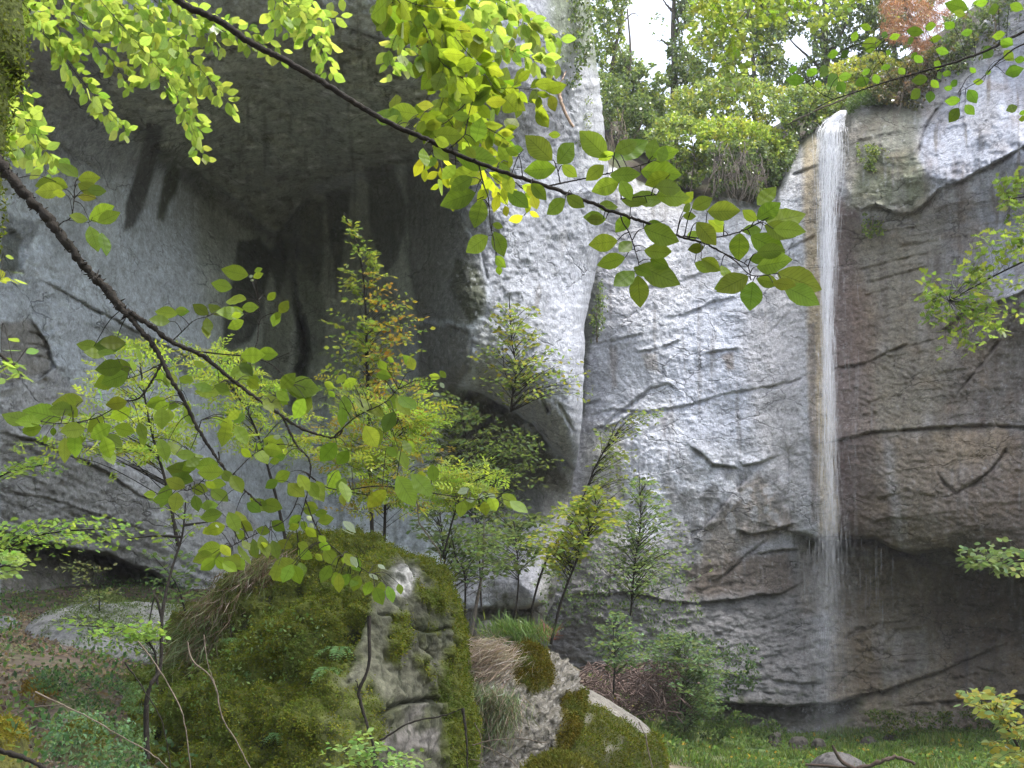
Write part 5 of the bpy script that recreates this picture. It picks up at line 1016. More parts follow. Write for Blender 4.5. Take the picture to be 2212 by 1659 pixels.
P = on_ground(36000, -8.5, 0.5, 4.5, 24); m = fbm(P[:, 0] / 1.1, P[:, 1] / 1.1, 33, 3) > -.05; P = P[m]; n = len(P)
uq, vq = to_uv(P); kq = ~((uq > 40) & (uq < 450) & (vq < 1412) & (P[:, 1] > 12.8) & (P[:, 1] < 15.6)); P = P[kq]; n = len(P); hgt = rng.random(n) ** 1.5 * .3
tag(leaves('undergrowth', P + np.stack([0 * hgt, 0 * hgt, hgt], 1), rand_dirs(n) + np.array([0, 0, .1]), oriented(n, 1.0), .055 * (.6 + .8 * rng.random(n)), .035, pal(n, [(.05,.11,.04), (.08,.16,.05), (.06,.12,.06), (.11,.18,.07), (.12,.17,.04)], .2), M_LEAFB, TPL_DOT), 'low green herbs and ivy covering the left slope', kind='stuff')
# grass tufts and ferns on the boulders
def tufts(name, spots, label, Lr, cols, blades=70, droop=.7, W=.006, kind='stuff', sp=.5, dirv=None):
    PP = []; AA = []; 
    for (u, v, y) in spots:
        b = at(u, v, y); k = blades; PP.append(b + rng.normal(size=(k, 3)) * [.11, .06, .06]); AA.append(rand_dirs(k) * sp + np.array(dirv or (-.25, -.45, -droop)))
    P = np.concatenate(PP); A = np.concatenate(AA); n = len(P); L = Lr * (.5 + .8 * rng.random(n))
    return tag(leaves(name, P, A, rand_dirs(n), L, W, pal(n, cols, .2), M_GRASS, TPL_SMALL, curl=.5), label, kind=kind)
def in_poly(poly, n, y0, y1): 
    q = pts_in_poly(poly, n, 5, -9, 20); return [(a, b, rng.uniform(y0, y1)) for a, b in q]
DRY = [(.17,.12,.085), (.24,.18,.13), (.13,.08,.055), (.12,.13,.06)]
tufts('grass', in_poly([(430,1350),(480,1270),(560,1215),(640,1190),(640,1225),(560,1290),(480,1350),(430,1390)], 60, 9.1, 9.4), 'dry reddish grass hanging from the upper left shoulder of the big boulder', .17, DRY + [(.14,.17,.06)], 55)
tufts('grass', in_poly([(400,1390),(470,1290),(450,1390),(410,1430)], 14, 9.1, 9.3), 'green and brown grass on the left edge of the big boulder', .26, [(.12,.18,.07), (.18,.2,.1)] + DRY[:1], 60)
tufts('grass', in_poly([(995,1400),(1060,1388),(1115,1392),(1100,1440),(1070,1485),(1000,1490)], 55, 12.5, 12.9), 'pale dry grass draped over the crown of the second boulder', .27, [(.34,.27,.22), (.26,.20,.16), (.40,.34,.28)], 70, W=.007, dirv=(-.75, -.35, -.45), sp=.4)
tufts('grass', in_poly([(1000,1480),(1080,1490),(1110,1500),(1060,1580),(1010,1640)], 60, 11.9, 12.2), 'green and straw grass down the left flank of the second boulder', .24, [(.14,.19,.09), (.18,.23,.12), (.28,.22,.17)], 90, W=.008)
tufts('grass', in_poly([(1040,1372),(1120,1372),(1180,1382),(1120,1385)], 20, 13.3, 13.6), 'short green grass along the top of the second boulder', .16, [(.12,.20,.06), (.16,.22,.07)], 60, droop=-1.0, W=.012)
def fern(u, v, y, s, label, k=7):
    e = empty('fern', at(u, v, y), label, 'fern', 'small ferns growing on the big boulder'); LB = LeafBin(); T = Tubes(); b = at(u, v, y)
    for i in range(k):
        az = rng.uniform(-2.6, -.5) if i else -1.6; d = np.array([math.cos(az), math.sin(az) * .7, .35]); L = s * rng.uniform(.7, 1.2)
        p = np.array([b + d * L * f + np.array([0, 0, -.75 * L * f * f]) for f in np.linspace(0, 1, 9)]); T.add(p, .0018, .0006, 3, n=10)
        p = smooth_line(p, 14); Tn = np.gradient(p, axis=0); Tn /= np.linalg.norm(Tn, axis=1)[:, None]; S = np.cross(Tn, [0, 0, 1.0]); S /= np.linalg.norm(S, axis=1)[:, None]
        for sg in (-1, 1):
            w_ = L * .22 * np.sin(np.linspace(.25, 3.0, 14)); LB.add(p, S * sg + Tn * .35, np.cross(S, Tn) + .1 * rng.normal(size=(14, 3)), w_, w_ * .38, pal(14, [(.12,.22,.08), (.16,.27,.10)], .1))
    child(T.build('stalks', M_BARK), e); child(LB.build('fronds', M_LEAFB, TPL_SMALL), e)
for i, (u, v, y, s, w_) in enumerate([(600,1368,8.55,.22,'highest fern on the mossy slope, below the dry grass'),(655,1392,8.35,.24,'fern in the middle of the upper mossy slope'),(735,1400,8.0,.22,'fern close to the hanging leaves above the dark crevice'),(715,1445,7.9,.28,'large blue-green fern beside the edge of the grey face'),
        (505,1380,8.9,.16,'small fern at the left of the mossy slope'),(470,1490,8.6,.15,'tiny fern low on the left of the mossy slope'),(590,1520,8.0,.16,'fern half way down the mossy slope'),(680,1330,8.6,.16,'fern under the lowest leaf cluster'),
        (545,1450,8.4,.14,'little fern in the centre of the moss'),(610,1585,7.7,.16,'fern near the bottom of the mossy slope'),(470,1590,8.1,.14,'fern at the lower left foot of the mossy slope')]): fern(u, v, y, s, w_)
# brush pile
T = Tubes()
for k in range(420):
    u, v = rng.uniform(1265, 1475), 0; v = rng.uniform(1440, 1550) + max(0, (1300 - u)) * .3; a = rng.uniform(-1, 1) * 60; y = rng.uniform(24.5, 27)
    T.add(A3([(u - a, v + rng.uniform(-5, 25), y), (u, v - rng.uniform(0, 25), y + .1), (u + a, v + rng.uniform(0, 30), y)]), .02, .005, 3, n=7, wob=.03)
tag(T.build('brush_pile', plain_mat('brush', (.12,.085,.075), s=20)), 'heap of dead brown brushwood at the foot of the wall', 'brush pile')
T = Tubes()
for k in range(90):
    u, v = rng.uniform(1165, 1200), rng.uniform(1360, 1385); T.add(A3([(u, v, 20), (u + rng.uniform(-25, 25), v + rng.uniform(-25, 12), 20 + rng.normal() * .2)]), .008, .003, 3, n=4)
tag(T.build('dead_twigs', plain_mat('red_twigs', (.24,.10,.07), s=20)), 'reddish dead twig cluster in front of the low cave', 'twigs')
T = Tubes(); p1 = A3([(1798,1610,21.2),(1808,1630,21.2),(1822,1648,21.2),(1850,1662,21.2)]); T.add(p1, .025, .04, 7, n=10, rough=.1)
T.add(A3([(1850,1662,21.2),(1890,1650,21.1),(1915,1640,21.1),(1940,1636,21.1),(1978,1650,21)]), .045, .03, 7, n=20, rough=.15, wob=.01)
T.add(A3([(1740,1652,21.4),(1790,1655,21.3),(1850,1664,21.2)]), .025, .03, 5)
tag(T.build('dead_branch', plain_mat('wet_wood', (.05,.035,.028), s=20, bump=.8)), 'wet brown dead branch lying against the boulder under the fall', 'branch')
# bare twigs near the camera
for lab, lines in (
  ('crooked dark dead stem standing before the grey face of the big boulder', [([(798,1330,6),(795,1440,6),(776,1490,6),(782,1530,6),(800,1590,6),(822,1680,6)], .012),([(782,1530,6),(772,1478,6),(768,1470,6)], .005),([(820,1600,6),(890,1560,6),(960,1545,6),(1000,1530,6)], .006),([(1000,1530,6),(1008,1600,6),(1010,1680,6)], .009)]),
  ('long thin curved twig crossing the moss of the big boulder', [([(405,1385,6.4),(415,1425,6.4),(460,1470,6.4),(480,1550,6.4),(510,1600,6.4),(545,1670,6.4)], .008),([(440,1370,6.4),(450,1440,6.4),(465,1475,6.4)], .005)]),
  ('arching pale brown bramble stem over the left slope', [([(298,1385,5.4),(340,1440,5.4),(385,1520,5.4),(400,1570,5.4),(415,1680,5.4)], .006)]),
  ('long brown bramble stem running down to the bottom edge', [([(75,1495,5),(170,1540,5),(260,1590,5),(330,1630,5),(380,1680,5)], .006)]),
  ('thin arching stem left of the dark sapling', [([(270,1430,5.2),(310,1490,5.2),(350,1560,5.2),(372,1680,5.2)], .004)]),
  ('thick black fallen branch at the lower left corner', [([(-20,1618,4),(30,1630,4),(80,1650,4),(140,1690,4)], .013)]),
  ('whitish dead stick on the left slope', [([(-10,1570,8),(30,1548,8),(60,1528,8),(75,1500,8)], .012),([(60,1528,8),(140,1522,8)], .008)]),
  ('bare pale sapling stem above the top of the big boulder', [([(905,1130,10),(930,1165,10),(948,1190,10),(952,1215,10)], .014),([(905,1130,10),(900,1080,10),(890,1040,10)], .01)]),
  ('pale thin stem before the low mossy boulder', [([(1395,1590,11),(1400,1620,11),(1412,1670,11)], .014),([(1380,1560,11),(1395,1590,11)], .01)]),
  ('tangle of bare twigs between the two front boulders', [([(1020,1610,9),(1060,1600,9),(1120,1595,9),(1180,1605,9)], .008),([(1025,1560,9),(1040,1600,9),(1036,1680,9)], .007),([(1040,1610,9),(1100,1640,9),(1140,1690,9)], .007),([(1015,1640,9),(1060,1650,9)], .006)])):
    T = Tubes()
    for l, r in lines: T.add(A3(l), r * (.95 if 'dark' in lab or 'black' in lab else .6), r * .4, 6, n=26, wob=.0015, rough=.12)
    tag(T.build('bare_twig', M_BARK if 'dark' in lab or 'black' in lab else M_DEAD), lab, 'twig', 'bare twigs and stems in the foreground')

for lab, poly, n_, Y_, px_, cc_ in (('low bluish green herbs in the lower left corner', [(90,1560),(180,1520),(300,1560),(330,1680),(80,1680),(100,1610)], 1500, 5.6, 9, [(.08,.15,.07), (.11,.19,.10), (.06,.12,.06)]),
   ('ivy and weeds half way up the left slope', [(60,1440),(200,1450),(300,1480),(310,1540),(180,1530),(60,1480)], 1300, 8.5, 8, [(.06,.12,.05), (.09,.16,.06), (.05,.09,.05)]),
   ('pale herbs along the foot of the big boulder', [(270,1470),(340,1480),(330,1600),(300,1660),(250,1640)], 900, 6.8, 8, [(.10,.17,.07), (.08,.13,.05)]),
   ('small weeds rooted in the moss of the big boulder', [(420,1420),(560,1300),(700,1330),(740,1480),(640,1640),(430,1640),(360,1540)], 900, 8.1, 9, [(.10,.17,.05), (.14,.21,.08), (.08,.12,.03)]),
   ('fine tangled greenery between the pale wall and the thin trunks', [(1150,1230),(1300,1180),(1480,1230),(1520,1330),(1440,1380),(1300,1330),(1190,1370)], 2200, 23, 7, [(.09,.14,.07), (.12,.18,.08), (.07,.11,.05)]),
   ('dim weeds against the foot of the pale wall', [(1380,1400),(1480,1360),(1640,1400),(1650,1470),(1560,1520),(1440,1500)], 2600, 28, 7, [(.06,.11,.05), (.09,.14,.06)]),
   ('dark weeds at the shaded wall foot', [(1440,1520),(1560,1530),(1700,1560),(1700,1590),(1440,1600)], 1500, 28.5, 7, [(.05,.09,.03), (.08,.12,.04)]),
   ('green growth under the wall right of the fall', [(1850,1530),(2000,1540),(2212,1520),(2230,1580),(1900,1590)], 2600, 28.8, 6, [(.08,.13,.03), (.06,.10,.025), (.12,.14,.03)])):
    o_ = leaves('undergrowth', *foliage(poly, n_, Y_, .25, px_, cc_, int(Y_ * 10), thr=-.05, sc=22, up=1.2), M_LEAFB, TPL_SMALL); tag(o_, lab, kind='stuff')
# ================================================================== overhanging beech branches close to the camera
def crop(n):   # origin of each enlarged piece the leaves were measured in (3 units there = 1 unit of the 2212 px picture)
    return {1:(0,0),2:(737.3,0),3:(1474.6,0),4:(0,553),5:(737.3,553),6:(1474.6,553),7:(0,1106),8:(737.3,1106)}[n]
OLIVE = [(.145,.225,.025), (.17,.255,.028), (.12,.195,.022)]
def beech_branch(label, wood, leafdata, Y, cols, dYr=.10, tilt=.35, extra_tw=(), rough=0.0, spikes=None, bark=None, name='beech_branch', dup=0.3, lsz=.93):
    e = empty(name, at(*wood[0][0][0]), label, 'branch', 'beech branches hanging across the view')
    T = Tubes(); pts = []
    for l, r0, r1 in wood:
        p = T.add(A3(l), r0, r1, 8, n=14 + 10 * len(l), rough=rough, wob=r0 * .12); pts.append(p)
    if spikes:
        for p in pts[:spikes]:
            for k in range(260):
                i = rng.integers(0, len(p)); d = rand_dirs(1)[0]; s = .006 + .012 * rng.random(); T.add([p[i] + .004 * d, p[i] + (.006 + s) * d], .0035, .001, 4, n=3)
    LB = LeafBin(); LL = []
    for cr_, rows in leafdata.items():
        ox, oy = crop(cr_)
        for r in rows: LL.append((ox + r[0] / 3, oy + r[1] / 3, ox + r[2] / 3, oy + r[3] / 3, r[4] / 3, r[5] if len(r) > 5 else 0))
    LL = np.array(LL, float)
    k2 = rng.choice(len(LL), int(len(LL) * dup), replace=False); X2 = LL[k2].copy(); X2[:, :4] += np.tile(rng.normal(size=(len(X2), 2)) * 16, (1, 2)); X2[:, 2:4] += rng.normal(size=(len(X2), 2)) * 8; mx_ = .5 * (X2[:, 0:2] + X2[:, 2:4]); X2[:, 0:2] = mx_ + .8 * (X2[:, 0:2] - mx_); X2[:, 2:4] = mx_ + .8 * (X2[:, 2:4] - mx_); X2[:, 4] *= .8; LL = np.vstack([LL, X2])
    LL[:, 2] += .06 * (LL[:, 2] - LL[:, 0]); LL[:, 3] += .06 * (LL[:, 3] - LL[:, 1]); LL[:, 4] *= lsz; mm_ = .5 * (LL[:, 0:2] + LL[:, 2:4]); LL[:, 2:4] = LL[:, 0:2] + (LL[:, 2:4] - LL[:, 0:2]) * lsz
    q_ = LL[:, 5] > 1.5; LL[q_, 2:4] = LL[q_, 0:2] + .62 * (LL[q_, 2:4] - LL[q_, 0:2]); LL[q_, 4] *= .6
    n = len(LL); net = np.concatenate(pts)
    y = Y + dYr * rng.normal(size=n); B = at(LL[:, 0], LL[:, 1], y); lpx = np.hypot(LL[:, 2] - LL[:, 0], LL[:, 3] - LL[:, 1])
    dy = (lpx * y / FPX) * tilt * rng.normal(size=n); E = at(LL[:, 2], LL[:, 3], y + dy); A = E - B; L = np.linalg.norm(A, axis=1); A /= L[:, None]
    view = B - np.array([0, 0, 1.6]); view /= np.linalg.norm(view, axis=1)[:, None]
    n0 = -view - (A * -view).sum(1)[:, None] * A; n0 /= np.linalg.norm(n0, axis=1)[:, None]; S = np.cross(A, n0)
    ratio = np.clip(LL[:, 4] / (lpx * .66), .25, 1.0); an = np.arccos(ratio); sg = np.where(S[:, 2] > 0, 1, -1)
    Nn = n0 * np.cos(an)[:, None] + S * (np.sin(an) * sg)[:, None]
    Nn = Nn + np.array([0, 0, -.55]); Nn /= np.linalg.norm(Nn, axis=1)[:, None]
    Wd = np.clip(LL[:, 4] * y / FPX / ratio, L * .42, L * .68)
    c = pal(n, cols, .12); dk = LL[:, 5] > 0; c[dk] *= .6; c[LL[:, 5] > 1.5] = [.24, .31, .22]  # shade of overlapping leaves and pale gloss painted into the leaf colour
    LB.add(B, A, Nn, L, Wd, c)
    child(LB.build('foliage', M_LEAF, TPL_BIG, curl=.10, fold=.10, wave=.012), e)
    for i in range(n):     # leaf stalks to the nearest twig
        d = np.linalg.norm(net - B[i], axis=1); k = int(np.argmin(d)); q = net[k]
        if d[k] < .16:
            mid = (q + B[i]) / 2 + np.array([0, 0, .12 * d[k]]); p = T.add([q, mid, B[i]], .0013, .0008, 4, n=6); 
    child(T.build('wood', bark or M_BARK, None), e); return e
# branch crossing the middle, from the top left to the bright leaf tips left of the waterfall
YB = 2.15
def wl(l, Y): return [(a, b, Y + (k * .0)) for k, (a, b) in enumerate(l)]
woodB = [(wl([(340,-30),(400,10),(480,50),(540,92),(620,132),(700,180),(770,225),(850,270),(920,300),(980,330),(1060,362),(1180,402),(1260,432),(1340,462),(1400,482),(1460,508),(1520,525),(1560,545)], YB), .0085, .0018),
 (wl([(1185,402),(1230,392),(1290,380),(1350,366),(1400,352)], YB), .002, .001), (wl([(1210,395),(1205,370),(1200,355)], YB), .0015, .001), (wl([(965,325),(990,305),(1005,290)], YB), .0018, .001),
 (wl([(1035,358),(1045,400),(1055,430),(1060,490),(1065,510)], YB), .0016, .0008), (wl([(1045,425),(1030,432)], YB), .0012, .0008), (wl([(1340,462),(1345,480),(1360,505),(1375,550),(1382,580)], YB), .0016, .001),
 (wl([(1340,430),(1380,425),(1420,420)], YB), .0014, .001),(wl([(1475,510),(1530,515),(1600,500),(1640,480),(1660,470)], YB), .0016, .001), (wl([(1560,545),(1590,565),(1625,595),(1680,590)], YB), .0015, .001), (wl([(1560,545),(1590,560),(1615,575),(1622,605)], YB), .0015, .001)]
leafB = {2: [(500,740,300,710,95),(445,800,290,795,50),(600,690,490,680,60),(500,860,540,780,80,1),(690,770,610,770,42),(830,755,715,755,52),(600,870,790,880,95),(870,920,910,760,190),(740,1010,1020,1050,110),
  (530,960,540,1095,80),(600,960,700,1060,70),(740,1070,650,1165,90),(890,1090,700,1200,110),(1365,1040,1190,870,140),(1400,1060,1520,920,150),(1720,1020,1540,845,140),(1420,875,1340,870,55),(1180,970,1090,965,42),
  (1390,1090,1180,1110,110),(1700,1070,1585,1170,95),(1430,1070,1530,1150,85),(1760,1030,1980,925,110),(2000,1040,2035,890,110),(2020,1010,2185,985,65),(1740,1135,1945,1140,55),(1940,1110,2210,1130,120),(2130,1130,1965,1200,110,1),
  (1800,1180,1620,1240,110),(1810,1170,1880,1295,95),(2080,1300,1870,1290,52),(2040,1270,2260,1280,100),(870,1250,635,1315,108),(910,1290,872,1485,128),(1060,1130,1110,1260,100),(1080,1235,1215,1350,90),
  (1450,1290,1325,1392,112),(1460,1270,1578,1350,78),(1230,1190,1328,1300,72,1),(1715,1420,1560,1410,68),(1660,1340,1800,1335,52),(1870,1400,1775,1510,85),(1790,1560,1600,1590,98),(1880,1565,1780,1665,85),
  (1960,1480,2190,1570,100),(1960,1480,2090,1450,80,1),(1990,1620,2160,1620,80),(980,1450,1050,1475,40),(990,1500,1060,1665,92),(950,1530,800,1640,126),(1080,1050,1020,950,80),(1150,1000,1060,960,60),(700,940,600,900,90),(620,1020,560,1080,60),(850,1000,780,920,80)],
 3: [(60,1350,200,1280,90),(0,1320,70,1240,80),(160,1370,378,1370,100),(480,1420,635,1315,112),(480,1430,385,1360,75),(540,1440,788,1405,78),(510,1490,390,1490,55),(530,1460,738,1532,92),(370,1510,362,1695,150),(440,1530,668,1640,112),(270,1500,170,1430,80),(90,1440,222,1590,105),(140,1600,30,1620,60,1),(0,1400,90,1400,45),(100,1500,20,1560,60)],
 6: [(120,20,255,95,70),(250,60,310,175,62),(480,70,722,28,80),(610,110,905,222,112),(480,150,625,182,68),(425,130,215,235,110),(455,165,433,362,160),(430,20,560,20,45)],
 5: [(1000,0,1060,75,75),(1840,10,1655,62,62),(1900,100,1755,210,100),(1920,125,1940,338,138),(2000,20,2130,72,70),(1930,60,2195,195,98)]}
beech_branch('long dark branch with broad olive leaves, its tip ending beside the waterfall', woodB, leafB, YB, OLIVE, .05)
# mossy branch on the left that forks twice
YA = 2.8
woodA = [(wl([(-40,290),(0,350),(50,415),(110,480),(170,560),(225,620),(275,680)], YA), .016, .010),
 (wl([(275,680),(310,720),(340,760),(370,820),(400,870),(430,930),(465,985),(495,1025),(530,1060),(565,1092)], YA), .0075, .002),
 (wl([(275,672),(320,700),(370,738),(430,765),(490,810),(540,850),(590,885),(650,925),(720,945),(740,930)], YA), .0075, .002),
 (wl([(415,758),(480,765),(540,772),(590,790),(630,830)], YA), .0022, .001), (wl([(372,737),(400,710),(420,692),(450,683)], YA), .0018, .001), (wl([(540,772),(555,740),(563,690),(600,673)], YA), .002, .001), (wl([(575,783),(625,762)], YA), .001, .0008), (wl([(563,680),(558,650)], YA), .001, .0008),
 (wl([(352,778),(330,820),(300,860),(262,868),(250,885)], YA), .0035, .0018), (wl([(250,880),(200,905),(130,915),(60,905)], YA), .0016, .001), (wl([(350,785),(300,810),(270,820)], YA), .0014, .001),
 (wl([(120,495),(135,480),(155,465),(162,400),(165,390)], YA), .002, .0012), (wl([(145,475),(190,480),(200,470)], YA), .001, .0008),
 (wl([(435,907),(425,940),(410,975)], YA), .0016, .001), (wl([(472,975),(470,1000),(430,1045),(405,1060)], YA), .002, .001), (wl([(500,1028),(550,980),(600,960),(640,965)], YA), .0016, .001),
 (wl([(610,900),(640,960),(670,1000),(660,1080),(640,1140)], YA), .003, .0014), (wl([(660,1020),(700,1050),(740,1060),(800,1070)], YA), .002, .001), (wl([(720,945),(770,900),(830,870),(860,840)], YA), .0024, .001),
 (wl([(650,1060),(620,1120),(560,1150),(500,1180)], YA), .0016, .001), (wl([(660,1080),(690,1150),(740,1200),(800,1240)], YA), .0018, .001), (wl([(740,1060),(820,1050),(900,1060),(1030,1080)], YA), .0018, .001)]
leafA = {1: [(505,1150,370,1050,75),(505,1160,670,1150,90),(440,1215,300,1160,90),(410,1225,215,1250,90),(505,1190,650,1245,75),(575,1420,765,1325,75),(570,1425,430,1400,40),(580,1465,650,1645,105)],
 4: [(1640,125,1590,150,30,2),(1880,1190,1740,1230,70,2),(1150,380,985,355,55),(1130,360,1242,360,50),(1350,380,1240,310,75,1),(1340,400,1355,518,78),(1580,375,1375,370,45),(1475,370,1592,345,80),(1580,420,1468,475,68),(1810,370,1880,280,105,1),(1800,365,1765,472,78),(1610,125,1425,95,88),(1640,140,1712,108,42),
  (640,590,480,575,48),(610,585,845,580,72,1),(690,635,522,630,36),(860,725,640,735,105,1),(830,760,635,840,110),(870,750,855,650,48),(1020,735,1040,832,82),(1090,750,1142,860,70),(1160,790,1268,815,50),
  (1560,645,1738,640,112),(1555,690,1648,788,70,1),(1590,720,1480,785,75),(1390,840,1502,875,60),(1425,890,1240,872,48),(1600,800,1690,865,70),(1710,905,1832,1012,65),(1790,880,1885,945,65),(1860,830,2105,868,112),(1820,860,1925,745,100),(2010,900,1898,1068,122),
  (1070,930,940,975,82),(1050,985,1048,1135,120),(1200,990,1252,1108,68),(1070,965,1170,975,50),(850,990,690,1060,110),(900,1080,940,1208,72),(740,1110,892,1150,82),(720,1100,560,1190,90),(670,1170,722,1328,108),(490,1150,468,1328,108),(550,1120,370,1140,92),(345,1110,345,1175,45,1),
  (270,1110,128,1150,75),(215,1075,-5,1042,58),(390,1050,110,985,95),(540,940,312,965,82),(435,970,515,1060,78),(1470,1080,1448,1255,96),(1525,1100,1605,1245,78),(1550,1000,1470,1070,70),(1705,1190,1882,1250,115),(1560,1250,1640,1310,70),(1665,1245,1740,1378,85),(1030,1180,1100,1342,82),
  (1140,1285,1285,1295,42),(1280,1330,1170,1395,80),(1240,1400,1055,1365,80,1),(1200,1500,1058,1440,72),(1095,1570,965,1570,50),(1150,1530,1125,1675,118),(1260,1550,1290,1670,78),(1240,1500,1372,1530,70),(1370,1510,1492,1610,80),(1450,1400,1262,1405,75),(1500,1420,1580,1555,92),
  (1600,1600,1700,1665,70),(1690,1600,1855,1650,85),(1880,1400,1760,1465,75),(2180,1210,2060,1352,125,1),(1865,1475,1990,1575,85),(1935,1415,2010,1540,80),(2005,1475,2110,1612,95),(2195,1385,2130,1540,90),(1850,1290,1760,1320,60),(1960,1640,2060,1659,60),(2100,820,2180,860,60)],
 5: [(830,1510,690,1560,50,2),(950,1540,1040,1590,50,2),(90,1410,20,1450,50,2),(640,820,690,880,45,2),(20,900,30,1075,90),(95,910,208,1062,82),(350,890,300,1000,72),(375,905,498,1032,85),(340,1010,270,1165,105,1),(150,1100,250,1265,125),(400,1195,480,1282,72),(375,1262,440,1392,68),(300,1235,380,1312,60),(470,740,430,640,88),(590,1350,600,1478,92),(840,1530,815,1665,112),(960,1555,1010,1665,100),
  (270,1520,160,1650,130,1),(360,1425,500,1645,125),(1040,1545,1170,1640,60),(0,1460,60,1600,80),(100,800,0,850,60),(230,760,340,790,65),(240,680,300,750,80,1),(640,790,560,770,60)],
 7: [(1400,0,1470,25,40,2),(1985,30,2065,70,70,2),(1530,130,1570,150,30,2),(1440,10,1280,45,60),(1460,90,1320,130,90),(1480,0,1560,145,90),(1440,230,1258,255,70),(1400,300,1295,380,85),(1430,210,1500,290,75),(1395,295,1490,380,75),(1500,280,1590,405,90),(1545,215,1620,370,55),(1610,200,1680,310,60,1),(1690,150,1740,320,85,1),(1920,320,1722,420,80),(1890,340,1825,475,92),(1905,345,1950,482,88),(1930,250,2035,305,70),(2145,345,2078,455,100),
  (2070,190,2150,260,75),(2100,240,2190,350,90),(2170,390,2215,515,95),(1750,130,1650,110,60),(1760,60,1860,130,80,1),(1950,20,1860,90,80),(1980,100,2060,170,75),(1560,60,1640,130,80),(2060,60,2180,40,60)],
 8: [(60,290,130,395,70,2),(10,60,165,190,60,2),(180,400,285,465,40,2),(40,400,0,500,62),(115,410,70,525,82),(190,450,150,555,82),(220,490,275,615,95),(300,480,345,598,62),(60,290,130,395,80),(0,300,40,330,60)]}
beech_branch('mossy black branch forking at left, its olive leaves hanging down to the big boulder', woodA, leafA, YA, OLIVE + [(.17,.245,.025)], .12, dup=1.0, lsz=.84, rough=.18, spikes=1)
# branch entering at the upper right with darker leaves
YC = 3.6
woodC = [(wl([(2330,20),(2212,68),(2140,105),(2060,135),(1990,155),(1920,175),(1860,195),(1800,215),(1760,235)], YC), .006, .0015), (wl([(2330,60),(2212,95),(2160,130),(2120,170),(2070,200)], YC), .004, .001),
  (wl([(1800,215),(1770,200),(1740,175)], YC), .0014, .001), (wl([(1930,175),(1900,130),(1890,95)], YC), .0014, .001)]
leafC = {3: [(790,520,665,515,62),(870,480,790,440,80),(900,470,930,420,60),(860,520,900,570,80),(1000,480,940,560,100),(1010,500,1100,490,75),(1010,530,1050,605,85),(1010,340,930,360,80),(1040,330,1070,380,75,1),(1100,270,1130,200,70),(1160,290,1290,270,70),(1180,330,1260,300,60),(1300,250,1320,200,70),(1160,480,1220,450,60),(1210,510,1110,560,60),(1240,480,1270,545,75),(1350,350,1310,330,45),(1350,430,1280,440,50),(1400,440,1440,480,60),
  (1450,200,1560,210,60),(1500,250,1440,280,55),(1340,250,1410,220,55),(1520,340,1480,380,60),(1570,180,1640,160,80),(1600,260,1680,240,60),(1640,320,1730,340,65),(1590,510,1480,525,68),(1610,520,1660,570,80),(1540,580,1480,640,80),(1610,590,1600,665,80),(1740,480,1680,470,65),(1780,520,1740,560,80),(1800,650,1700,660,75),(1790,700,1725,795,88),(1830,680,1890,745,85),(1850,580,1910,670,85),(1950,530,1880,530,68),(1900,470,1860,440,60),
  (1960,480,2000,460,50),(2090,480,2210,440,75),(2220,390,2140,380,55),(2000,300,1950,380,95),(2060,260,2140,290,95),(2090,220,2010,240,70),(1830,100,1760,70,80),(1850,60,1700,20,90),(1900,30,1980,10,80),(2050,40,1970,80,80),(2120,30,2212,60,80),(2170,690,2090,720,50),(2180,740,2230,720,60),(1760,180,1700,150,70),(1680,440,1620,400,65),(1500,360,1560,410,60),(1220,190,1150,160,50),(1880,200,1800,220,60)]}
beech_branch('beech branch with deeper green leaves entering at the upper right over the waterfall lip', woodC, leafC, YC, [(.075,.15,.018), (.09,.175,.02), (.10,.19,.02)], .15, dup=.15)
